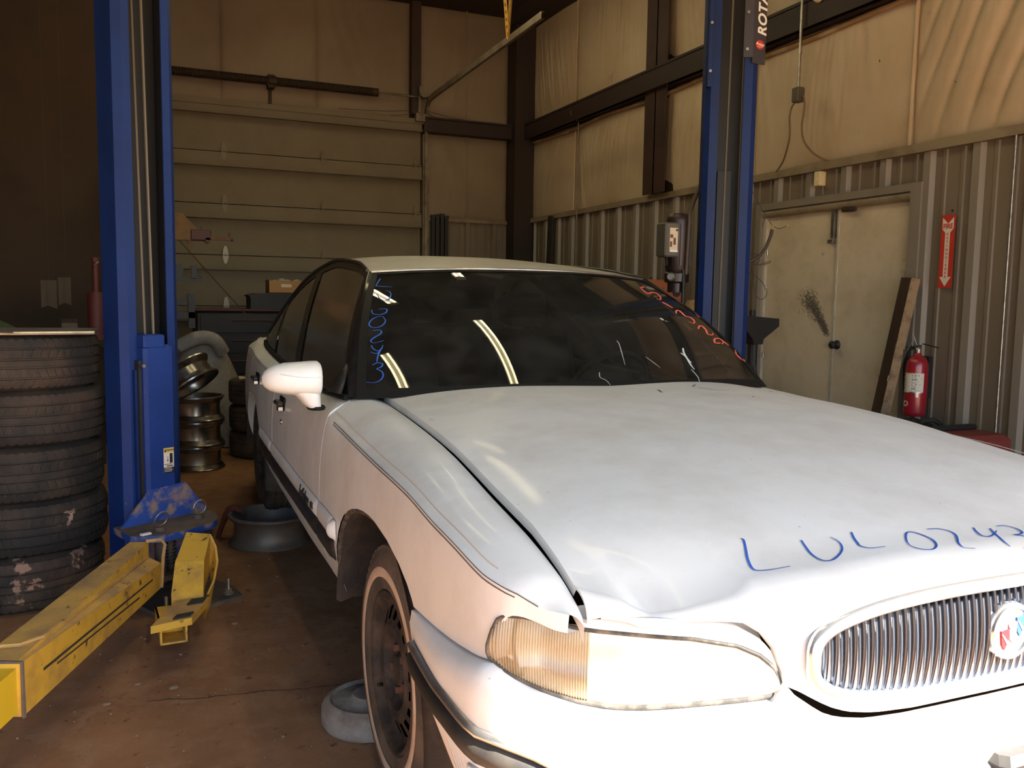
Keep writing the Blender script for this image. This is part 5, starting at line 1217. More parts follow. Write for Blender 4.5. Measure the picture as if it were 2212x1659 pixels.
m = MB(); m.box((-.02, -.085, .462), (-.0, .02, .467), Matrix.Rotation(R(-8), 4, 'X')); m.build('carry_handle', M['iron'], s)
m = MB(); m.tube(catmull([(-.01, .02, .455), (-.02, .05, .44), (-.02, .085, .35), (-.01, .09, .22), (0, .085, .12)], 6), .009, 8); m.build('discharge_hose', M['black'], s, smooth=True)
m = MB(); m.box((-.002, -.018, -.11), (.0, .018, 0), Matrix.Translation((-.055, .055, .44)) @ Matrix.Rotation(R(22), 4, 'X')); m.build('inspection_tag', M['greyrim'], s)
m = MB(); m.tube([(-.01, .0, .47), (-.03, .02, .55), (-.01, .03, .52), (-.045, .05, .44)], .0015, 5); m.build('tag_wire', M['steel'], s)
m = MB(); m.box((.070, -.03, .12), (.115, .03, .40)); m.build('wall_hook', M['iron'], s)
# sign
sg = thing('fire_sign', (XR-.038, 4.215, 1.652), 'tall red and white fire extinguisher arrow sign on ribbed wall', 'sign')
F = frame((0, 0, 0), (0, -1, 0), (0, 0, 1))
m = MB(); m.box((-.052, -.236, -.002), (.052, .236, 0), F); m.build('sign_board', M['signred'], sg)
m = MB(); z = .0006
m.add([F @ Vector((x, y, z)) for x, y in ((-.043, .222), (-.043, .148), (-.019, .122), (-.019, -.165), (-.045, -.165), (0, -.228), (.045, -.165), (.019, -.165), (.019, .122), (.043, .148), (.043, .222), (0, .182))], [tuple(range(12))])
m.build('white_arrow', M['signwhite'], sg)
text_obj('FIRE', .044, F @ Matrix.Translation((0, .163, .0012)) @ Matrix.Diagonal((.92, 1, 1, 1)), M['signred'], sg, bold=.0014, thick=.0003)
for i, chx in enumerate('EXTINGUISHER'): text_obj(chx, .0225, F @ Matrix.Translation((0, .112-.0252*i, .0012)), M['signred'], sg, bold=.0007, thick=.0003, name='letter')
m = MB(); m.cyl((-.002, -.03, .262), (-.008, -.03, .262), .008, 8); m.build('screw', M['spring'], sg)
# leaning plank
b = thing('plank', (XR-.30, 4.575, 0), 'dark plank with raw edge leaning beside the cream double door', 'plank')
lean = atan2(.22, 1.48)
q = Matrix.Rotation(R(-22), 4, 'Z') @ Matrix.Rotation(lean, 4, 'Y') @ Matrix.Rotation(R(2.4), 4, 'X')
m = MB(); m.box((-.018, -.075, .0), (.045, .075, 1.50), q); m.mi[2] = 1; m.build('board', [M['board'], M['woodedge']], b)
m = MB(); random.seed(5); pts = []
for i in range(20): pts.append((-.0186, -.0745+random.uniform(0, .010), .05+1.0*i/19))
m.grid([[q @ Vector((-.0188, -.0752, p[2])) for p in pts], [q @ Vector(p) for p in pts]]); m.build('splintered_edge', M['woodedge'], b)
m = MB(); m.box((-.0195, -.074, .79), (-.0185, -.062, .83), q); m.build('paper_scrap', M['white'], b)
# white switch box, bell, conduit drop
w_ = thing('wall_switch', (XR-.03, 5.432, 2.265), 'small white switch box under the trim above the double door', 'switch')
m = MB(); m.box((-.035, -.032, -.055), (.03, .032, .055), bev=.004); m.build('box_cover', M['bell'], w_)
m = MB(); m.box((-.038, -.008, -.012), (-.035, .008, .012)); m.build('toggle', M['bell'], w_)
w_ = thing('alarm_bell', (XR-.185, 5.375, 3.60), 'round cream plastic fitting on the dark girt at top', 'bell')
m = MB(); qb = Matrix.Rotation(-pi/2, 4, 'Y'); m.lathe([(.0, .030), (.022, .030), (.024, .020), (.040, .020), (.050, .008), (.052, -.010), (.0, -.010)], 24, qb); m.build('cover', M['bell'], w_, smooth=True, ang=40)
m = MB(); m.lathe([(.0, .037), (.012, .036), (.014, .030)], 16, qb @ Matrix.Translation((.012, .010, 0))); m.build('button', M['bell'], w_)
cd = thing('conduit_drop', (XR-.20, 5.53, 2.912), 'metal conduit with grey box and two cords on the right wall', 'conduit')
m = MB(); m.tube([(0, 0, .04), (0, 0, .45), (0, 0, ZC-2.912)], .0115, 10); m.cyl((0, 0, .30), (0, 0, .33), .015, 10); m.build('conduit', M['steel'], cd, smooth=True)
m = MB(); m.box((-.035, -.037, -.065), (.035, .037, .045), bev=.006); m.build('junction_box', M['greybox'], cd)
for pth, nm in (([(0, .03, -.06), (0, .065, -.09), (0, .085, -.16), (0, .075, -.28), (.02, .11, -.36), (.10, .26, -.47), (.15, .40, -.535)], 'cord'), ([(0, -.037, -.03), (0, -.065, -.04), (0, -.078, -.12), (0, -.06, -.26), (.02, -.07, -.37), (.08, -.11, -.46), (.145, -.17, -.515), (.15, -.22, -.53)], 'cord')):
    m = MB(); m.tube(catmull(pth, 8), .0068, 8); m.build(nm, M['browncord'], cd, smooth=True)
# slim pipes running down the right wall
w_ = thing('wall_pipe', (XR-.06, 9.54, .02), 'slim conduit running down the right wall from the girt', 'pipe')
m = MB(); m.tube(catmull([(0, -.01, 0), (0, 0, 3.25), (-.02, -.01, 3.40), (-.12, -.04, 3.47), (-.13, -.06, 3.50)], 6), .0095, 8); m.build('tube', M['galv'], w_, smooth=True)
w_ = thing('wall_pipe', (XR-.05, 3.76, .02), 'thin pale pipe running down ribbed wall at the right edge', 'pipe')
m = MB(); m.cyl((0, 0, 0), (0, 0, 2.31), .0075, 8); m.build('tube', M['steel'], w_, smooth=True)
w_ = thing('leaning_bar', (XR-.10, 10.30, 0), 'dark flat bar leaning on the ribbed wall near the corner', 'bar')
m = MB(); q = Matrix.Rotation(R(3.0), 4, 'X'); m.box((-.012, -.06, 0), (.012, .06, 2.36), q); m.build('flat_bar', M['iron'], w_)
m = MB(); m.cyl(q @ Vector((-.02, -.06, .4)), q @ Vector((-.02, -.052, 2.3)), .006, 6); m.build('rod', M['black'], w_)
for k in range(4):
    w_ = thing('steel_bar', (3.52+.063*k, YB-.11+.01*(k % 2), 0), ('leftmost', 'second from left', 'third from left', 'rightmost')[k]+' of four dark steel bars standing beside the overhead door', 'bar', 'dark bars standing by the overhead door')
    m = MB(); m.box((-.024, -.02, 0), (.024, .02, 2.36+.012*(k % 3)), bev=.003); m.box((-.03, -.022, 2.345+.012*(k % 3)), (.03, .022, 2.375+.012*(k % 3))); m.build('bar', M['iron'], w_)
# hose and wires hanging behind the far post
hz = thing('dangling_hose', (3.55, 4.47, 1.55), 'black hose end with loose wires hanging beside the far post', 'hose')
def wtube(name, pts, r, mt_, n=6, k=6): m = MB(); m.tube(catmull(pts, k), r, n); return m.build(name, mt_, hz, smooth=True, world=True)
wtube('support_cord', [(2.90, 4.10, 2.45), (3.05, 4.25, 2.36), (3.22, 4.45, 2.22), (3.40, 4.60, 2.10)], .003, M['cord'])
wtube('hose', [(2.95, 4.16, 1.60), (3.20, 4.42, 1.55), (3.40, 4.53, 1.542), (3.48, 4.5, 1.548), (3.515, 4.487, 1.563), (3.556, 4.473, 1.59), (3.589, 4.463, 1.634), (3.611, 4.459, 1.68), (3.628, 4.457, 1.727), (3.634, 4.457, 1.756)], .0105, M['cord'], 10)
wtube('tape_wrap', [(3.634, 4.457, 1.756), (3.64, 4.457, 1.779), (3.635, 4.462, 1.802)], .005, M['jug'])
for p_ in ([(3.40, 4.60, 2.10), (3.517, 4.532, 1.996), (3.553, 4.511, 1.945), (3.576, 4.496, 1.887), (3.599, 4.481, 1.842), (3.588, 4.482, 1.807), (3.579, 4.482, 1.772)],
           [(3.46, 4.54, 1.88), (3.504, 4.527, 1.898), (3.531, 4.518, 1.915), (3.558, 4.508, 1.933)],
           [(3.599, 4.481, 1.842), (3.62, 4.469, 1.807), (3.635, 4.46, 1.784), (3.667, 4.444, 1.762), (3.693, 4.433, 1.768), (3.72, 4.423, 1.78)],
           [(3.43, 4.52, 1.515), (3.495, 4.491, 1.52), (3.554, 4.468, 1.538), (3.595, 4.452, 1.55), (3.616, 4.444, 1.559), (3.619, 4.442, 1.551), (3.597, 4.45, 1.542), (3.554, 4.467, 1.532)],
           [(3.44, 4.51, 1.52), (3.489, 4.49, 1.494), (3.552, 4.459, 1.446), (3.588, 4.438, 1.392), (3.593, 4.432, 1.351), (3.571, 4.438, 1.322), (3.544, 4.45, 1.327), (3.524, 4.463, 1.373), (3.505, 4.482, 1.471), (3.44, 4.5, 1.52)],
           [(3.44, 4.52, 1.59), (3.497, 4.498, 1.598), (3.529, 4.485, 1.601), (3.55, 4.475, 1.59), (3.555, 4.47, 1.564), (3.533, 4.476, 1.535), (3.45, 4.51, 1.52)],
           [(3.511, 4.483, 1.511), (3.521, 4.475, 1.471), (3.502, 4.469, 1.338), (3.489, 4.466, 1.266), (3.46, 4.46, 1.15)]):
    wtube('wire', p_, .0022, M['cord'], 5)
wtube('wire_nut', [(3.715, 4.424, 1.778), (3.735, 4.418, 1.782)], .006, M['perf'], 6, 2)
hz2 = None
# black anvil on a pedestal
av = thing('anvil', (4.21, 5.30, 0), 'black anvil on a splayed iron stand before the double door', 'anvil')
m = MB(); prof = [(-.16, 1.205), (.165, 1.182), (.168, 1.125), (.03, 1.03), (.022, .99), (-.06, .99), (-.07, 1.03), (-.16, 1.13)]
m.prism([(x, z) for x, z in prof], -.06, .06, Matrix(((1, 0, 0, 0), (0, 0, -1, 0), (0, 1, 0, 0), (0, 0, 0, 1)))); m.build('anvil_body', M['iron'], av)
m = MB(); m.cyl((-.035, 0, 1.19), (-.035, 0, 1.245), .022, 10); m.build('top_stud', M['iron'], av)
m = MB(); m.cyl((-.02, 0, .0), (-.02, 0, 1.0), .035, 12); m.build('pedestal', M['iron'], av)
for sx, sy in ((1, .3), (-1, .3), (0, -1)):
    m = MB(); m.cyl((-.02, 0, .92), (-.02+.24*sx, .24*sy, 0), .016, 8); m.build('leg', M['iron'], av)
# orange cabinet with jugs
oc = thing('orange_cabinet', (3.92, 6.35, 0), 'faded orange steel cabinet behind the far blue post', 'cabinet')
m = MB(); m.box((-.22, -.2, .04), (.22, .2, 1.475), bev=.012); m.build('body', M['orange'], oc)
m = MB(); m.box((-.23, -.21, 0), (.23, .21, .04)); m.build('base', M['iron'], oc)
for x in (-.16, -.09, -.02, .05, .12, .18): m = MB(); m.cyl((x, -.18, 1.475), (x, -.18, 1.492), .012, 8); m.build('top_bolt', M['iron'], oc)
m = MB(); m.cyl((.14, -.21, 1.37), (.14, -.195, 1.37), .035, 16); m.build('knob', M['iron'], oc)
for k, (x, y, zt, hh, lb) in enumerate(((4.165, 5.98, 1.33, .26, 'cream plastic jug nearest the orange cabinet'), (4.40, 6.12, 1.40, .34, 'dull grey-cream drum beside the cream jug'))):
    st = thing('drum_stand' if k else 'jug_stand', (x, y, 0), 'dark stand holding the '+('grey-cream drum' if k else 'cream jug')+' behind far post', 'stand')
    m = MB(); m.box((-.11, -.11, zt-hh-.03), (.11, .11, zt-hh)); m.build('shelf_plate', M['iron'], st)
    for sx in (-1, 1):
        for sy in (-1, 1): m = MB(); m.box((sx*.1-.012, sy*.1-.012, 0), (sx*.1+.012, sy*.1+.012, zt-hh-.03)); m.build('leg', M['iron'], st)
    jg = thing('jug' if k == 0 else 'drum', (x, y, zt-hh), lb, 'jug' if k == 0 else 'drum')
    m = MB(); r = .105; m.lathe([(0, 0), (r*.95, 0), (r, .015), (r, hh*.78), (r*.85, hh*.92), (r*.3, hh*.97), (r*.3, hh)]if k == 0 else [(0, 0), (r, 0), (r, hh*.3), (r*1.03, hh*.32), (r, hh*.34), (r, hh*.65), (r*1.03, hh*.67), (r, hh*.69), (r, hh), (0, hh)], 24); m.build('vessel', M['jug'] if k == 0 else M['trim'], jg, smooth=True, ang=40)
    m = MB(); m.cyl((0, 0, hh), (0, 0, hh+.025), .03, 12); m.build('cap', M['orange'], jg)
# red case and black bag by the wall at right
rt = thing('tool_case', (4.58, 3.70, 0), 'dull red plastic case against the wall at the right edge', 'case')
m = MB(); m.box((-.18, -.14, 0), (.18, .15, .54), bev=.03); m.build('shell', M['redthing'], rt)
m = MB(); m.box((-.185, -.145, .36), (.185, .155, .375)); m.build('lid_seam', M['iron'], rt)
m = MB(); m.box((-.19, .10, .535), (.17, .15, .57), bev=.012); m.box((-.20, .135, .54), (-.17, .155, .56)); m.build('handle', M['iron'], rt)
bg = thing('black_bag', (4.56, 4.12, 0), 'slumped black bag on the floor left of the red case', 'bag')
m = MB(); rows = []
for i in range(13):
    a = pi*i/12; rows.append([((.25+.03*noise.noise((i*.7, j*.6, 2)))*sin(a)*cos(2*pi*j/18), (.23+.03*noise.noise((i*.5, j*.9, 5)))*sin(a)*sin(2*pi*j/18), .285-.285*cos(a)*(1+.08*noise.noise((i*.8, j*.8, 9)))) for j in range(18)])
m.grid(rows, closed_u=True); m.build('sack', M['iron'], bg, smooth=True)
m = MB(); m.tube(catmull([(-.05, -.1, .56), (0, -.15, .58), (.08, -.17, .52), (.1, -.12, .48)], 6), .015, 8); m.build('strap', M['black'], bg)

# ================================================================== LEFT BACKGROUND
ch = thing('shop_crane', (.0, 7.62, 0), 'yellow and black lifting arm sticking out behind the near blue post', 'crane')
m = MB(); m.box((-.09, -.08, 0), (.09, .08, 2.2)); m.build('mast', M['beamdark'], ch)
m = MB(); m.prism([(.05, 1.96), (.30, 1.945), (.41, 1.825), (.40, 1.73), (.05, 1.73)], -.035, .035, Matrix(((1, 0, 0, 0), (0, 0, -1, 0), (0, 1, 0, 0), (0, 0, 0, 1)))); m.build('yellow_bracket', M['dimyellow'], ch)
m = MB(); m.box((.36, -.05, 1.732), (.515, .05, 1.818), bev=.006); m.box((.44, -.02, 1.815), (.455, .02, 1.85)); m.cyl((.49, -.05, 1.735), (.49, .05, 1.735), .022, 12); m.build('arm_block', M['maroon'], ch)
m = MB(); m.box((.51, -.02, 1.742), (.665, .02, 1.768)); m.build('arm_tube', M['dimyellow'], ch)
m = MB(); m.box((.652, -.018, 1.742), (.672, .018, 1.806)); m.cyl((.672, 0, 1.748), (.69, 0, 1.748), .012, 8); m.build('end_stop', M['maroon'], ch)
m = MB(); m.prism([(.33, 1.74), (.37, 1.74), (.362, 1.66), (.352, 1.615), (.345, 1.66)], -.01, .01, Matrix(((1, 0, 0, 0), (0, 0, -1, 0), (0, 1, 0, 0), (0, 0, 0, 1)))); m.build('spike', M['dimyellow'], ch)
m = MB(); m.box((.08, -.03, 1.40), (.44, .03, 1.425)); m.box((.36, -.03, 1.42), (.40, .03, 1.53)); m.box((.08, -.03, 1.425), (.27, .03, 1.54)); m.prism([(.27, 1.54), (.29, 1.54), (.30, 1.46), (.27, 1.425)], -.03, .03, Matrix(((1, 0, 0, 0), (0, 0, -1, 0), (0, 1, 0, 0), (0, 0, 0, 1)))); m.box((.43, -.02, 1.42), (.44, .02, 1.445)); m.build('lower_clamp', M['iron'], ch)
m = MB(); m.cyl((.20, -.03, 1.81), (.80, .05, 1.12), .005, 6); m.build('stay_cable', M['cord'], ch)
m = MB(); m.box((.08, -.05, 1.10), (.38, .05, 1.15)); m.box((.33, -.05, 1.02), (.38, .05, 1.30)); m.prism([(.10, 1.15), (.34, 1.30), (.34, 1.26), (.14, 1.13)], -.02, .02, Matrix(((1, 0, 0, 0), (0, 0, -1, 0), (0, 1, 0, 0), (0, 0, 0, 1)))); m.build('foot_clamp', M['iron'], ch)
tc_ = thing('tool_chest', (1.05, 8.75, 0), 'big dark steel tool chest in front of the overhead door', 'tool chest')
m = MB(); m.box((-.62, -.25, .12), (.62, .35, 1.14), bev=.02); m.build('body', M['chest'], tc_)
m = MB(); m.box((-.63, -.26, 1.14), (.63, .36, 1.165), bev=.008); m.build('lid', M['maroon'], tc_)
for k in range(5):
    m = MB(); m.box((-.58, -.262, .18+.19*k), (.58, -.25, .35+.19*k), bev=.004); dr = m.build('drawer', M['chest'], tc_)
    m = MB(); m.cyl((-.30, -.285, .30+.19*k), (.30, -.285, .30+.19*k), .008, 8); m.box((-.30, -.285, .295+.19*k), (-.29, -.25, .305+.19*k)); m.box((.29, -.285, .295+.19*k), (.30, -.25, .305+.19*k)); m.build('handle', M['maroon'], dr)
for sx in (-.5, .5):
    for sy in (-.15, .25): m = MB(); m.cyl((sx-.02, sy, .06), (sx+.02, sy, .06), .06, 14); m.build('caster', M['black'], tc_)
up = thing('top_box', (1.42, 8.62, 1.165), 'black upper tool box standing on the dark chest', 'tool box')
m = MB(); m.box((-.50, -.12, 0), (.25, .28, .11)); m.prism([(-.50, .11), (.25, .11), (.25, .15), (-.44, .15), (-.52, .13)], -.12, .28, Matrix(((1, 0, 0, 0), (0, 0, 1, 0), (0, 1, 0, 0), (0, 0, 0, 1)))); m.build('case', M['chest'], up)
m = MB(); m.box((-.05, -.132, .03), (.05, -.12, .07)); m.build('latch', M['maroon'], up)
cb = thing('cardboard_box', (1.28, 8.58, 1.318), 'open brown cardboard box with white label on the black tool box', 'box')
m = MB()
for lo, hi in (((-.20, -.12, 0), (.20, -.115, .115)), ((-.20, .115, 0), (.20, .12, .12)), ((-.20, -.12, 0), (-.195, .12, .125)), ((.195, -.12, 0), (.20, .12, .12)), ((-.20, -.12, 0), (.20, .12, .005))): m.box(lo, hi)
m.build('carton', M['cardboard'], cb)
m = MB(); m.box((-.085, -.122, .055), (.01, -.1205, .085)); m.build('label', M['label'], cb)
m = MB()
random.seed(9)
for i in range(6): m.sphere((-.12+.05*i, random.uniform(-.05, .05), .08+random.uniform(0, .03)), .045, 8, 6, (1, 1, .8))
o = m.build('crumpled_wrap', M['cloth'], cb); o['kind'] = 'stuff'
cl = thing('cloth_cover', (.46, 7.95, 0), 'grey cloth draped over a hidden heap behind the rim stack', 'cloth')
m = MB(); rows = []
for i in range(19):
    u = i/18; r = []
    for j in range(25):
        a = 2*pi*j/24; rad = (.05+.36*u)*(1+.07*sin(a*7+u*2)*u); hgt_ = .90*(1-u**2.2)+.02*sin(a*5+u*9)*u
        r.append((rad*cos(a), rad*sin(a)*.8, max(.01, hgt_)))
    rows.append(r)
m.grid(rows); m.build('drape', M['cloth'], cl, smooth=True)
m = MB(); m.tube(catmull([(-.20, -.16, .86), (-.05, -.20, .93), (.08, -.18, .91), (.15, -.15, .80)], 6), [.06]*19, 10); m.build('rolled_edge', M['cloth'], cl, smooth=True)
for k in range(3):
    tire('dark_tire', (.95, 7.30, .21*k), .34, .21, .2, ('lowest dark tire right of the rim stack', 'middle dark tire right of the rim stack', 'top dark tire right of the rim stack')[k], 'dark tires behind the car', M['tire'], seed=k+3, blocks=False)
pp = thing('crumpled_paper', (.73, 7.06, .63), 'crumpled pale paper on the top dark tire', 'paper')
m = MB(); m.grid([[(-.06+.02*i+.008*noise.noise((i, j, 0)), -.04+.02*j, .015+.035*abs(noise.noise((i*.9, j*.9, 3.1)))) for i in range(8)] for j in range(6)]); m.build('sheet', M['label'], pp)
# dim workbench beyond the tire stack
wb = thing('workbench', (-1.25, 6.95, 0), 'dim workbench beyond the tall tire stack at the left', 'workbench')
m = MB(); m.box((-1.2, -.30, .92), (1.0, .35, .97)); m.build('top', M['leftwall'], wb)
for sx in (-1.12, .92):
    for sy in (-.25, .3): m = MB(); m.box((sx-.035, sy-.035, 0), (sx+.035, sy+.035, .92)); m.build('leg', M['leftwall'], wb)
rj = thing('red_bottle_jack', (-.31, 6.80, .97), 'red bottle jack on the workbench against the near blue post', 'jack')
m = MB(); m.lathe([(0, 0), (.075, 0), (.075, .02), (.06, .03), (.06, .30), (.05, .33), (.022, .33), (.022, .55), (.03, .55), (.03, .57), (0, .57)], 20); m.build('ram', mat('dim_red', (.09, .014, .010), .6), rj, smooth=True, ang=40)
m = MB(); m.cyl((.0, -.05, .52), (.02, -.06, .54), .010, 8); m.build('valve', M['steel'], rj)
pb = thing('pale_carton', (-.48, 6.78, .97), 'small pale carton standing on the dim workbench', 'box')
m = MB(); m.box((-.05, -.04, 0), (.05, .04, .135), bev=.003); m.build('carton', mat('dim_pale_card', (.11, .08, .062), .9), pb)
m = MB(); m.box((-.05, -.042, .115), (.05, .042, .140)); m.build('flap', M['leftwall'], pb)
gt = thing('green_tarp', (-.90, 6.80, .972), 'heap of dark green tarp on the dim workbench', 'tarp')
m = MB(); m.grid([[(-.32+.05*i, -.2+.06*j, max(.004, .15*exp_)+.015*noise.noise((i*.8, j*.8, 1))) for i in range(14) for exp_ in [math.exp(-((i-5)/4.2)**2-((j-3)/2.5)**2)]] for j in range(7)]); m.build('sheet', M['green'], gt, smooth=True)
for k, (x, z, lb) in enumerate(((-.62, 1.33, 'left one of two pale rags hanging over the workbench'), (-.51, 1.35, 'right one of two pale rags hanging over the workbench'))):
    rg = thing('hanging_rag', (x, 6.98, z-.05), lb, 'rag', 'rags over the workbench')
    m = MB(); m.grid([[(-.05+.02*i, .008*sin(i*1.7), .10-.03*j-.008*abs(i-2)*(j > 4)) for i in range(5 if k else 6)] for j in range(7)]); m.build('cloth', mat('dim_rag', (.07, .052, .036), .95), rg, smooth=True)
    m = MB(); m.cyl((0, .02, .10), (0, .02, ZC-z-.2), .0012, 5); m.build('hanging_cord', M['iron'], rg)
# loose grit on the floor
random.seed(21); m = MB()
for i in range(150):
    x, y = random.uniform(-.6, .55), random.uniform(2.4, 4.4); r = random.choice((.002, .003, .003, .004, .006))*random.uniform(.7, 1.2); m.sphere((x, y, r*.4), r, 6, 4, (1, 1, .6))
for x, y, r in ((.06, 2.98, .015), (-.14, 2.93, .012), (-.05, 3.05, .011), (.30, 3.5, .012)): m.sphere((x, y, r*.12), r, 10, 6, (1.1, .9, .4))
gsf = m.build('floor_grit', M['greystone'], None, smooth=True); gsf['kind'] = 'stuff'; gsf['label'] = 'scattered pebbles and grit on the dirty floor'; gsf['category'] = 'grit'
m = MB(); random.seed(4); pts = [(-.02+.62*t, 2.90-.10*t+.015*noise.noise((t*6, 0, 0))+.01*noise.noise((t*25, 1, 0)), .0012) for t in lin(0, 1, 60)]
m.ribbon(pts, [.003+.005*abs(noise.noise((i*.4, 2, 0))) for i in range(60)], (0, 0, 1)); m.build('floor_crack', M['grime'], floor)
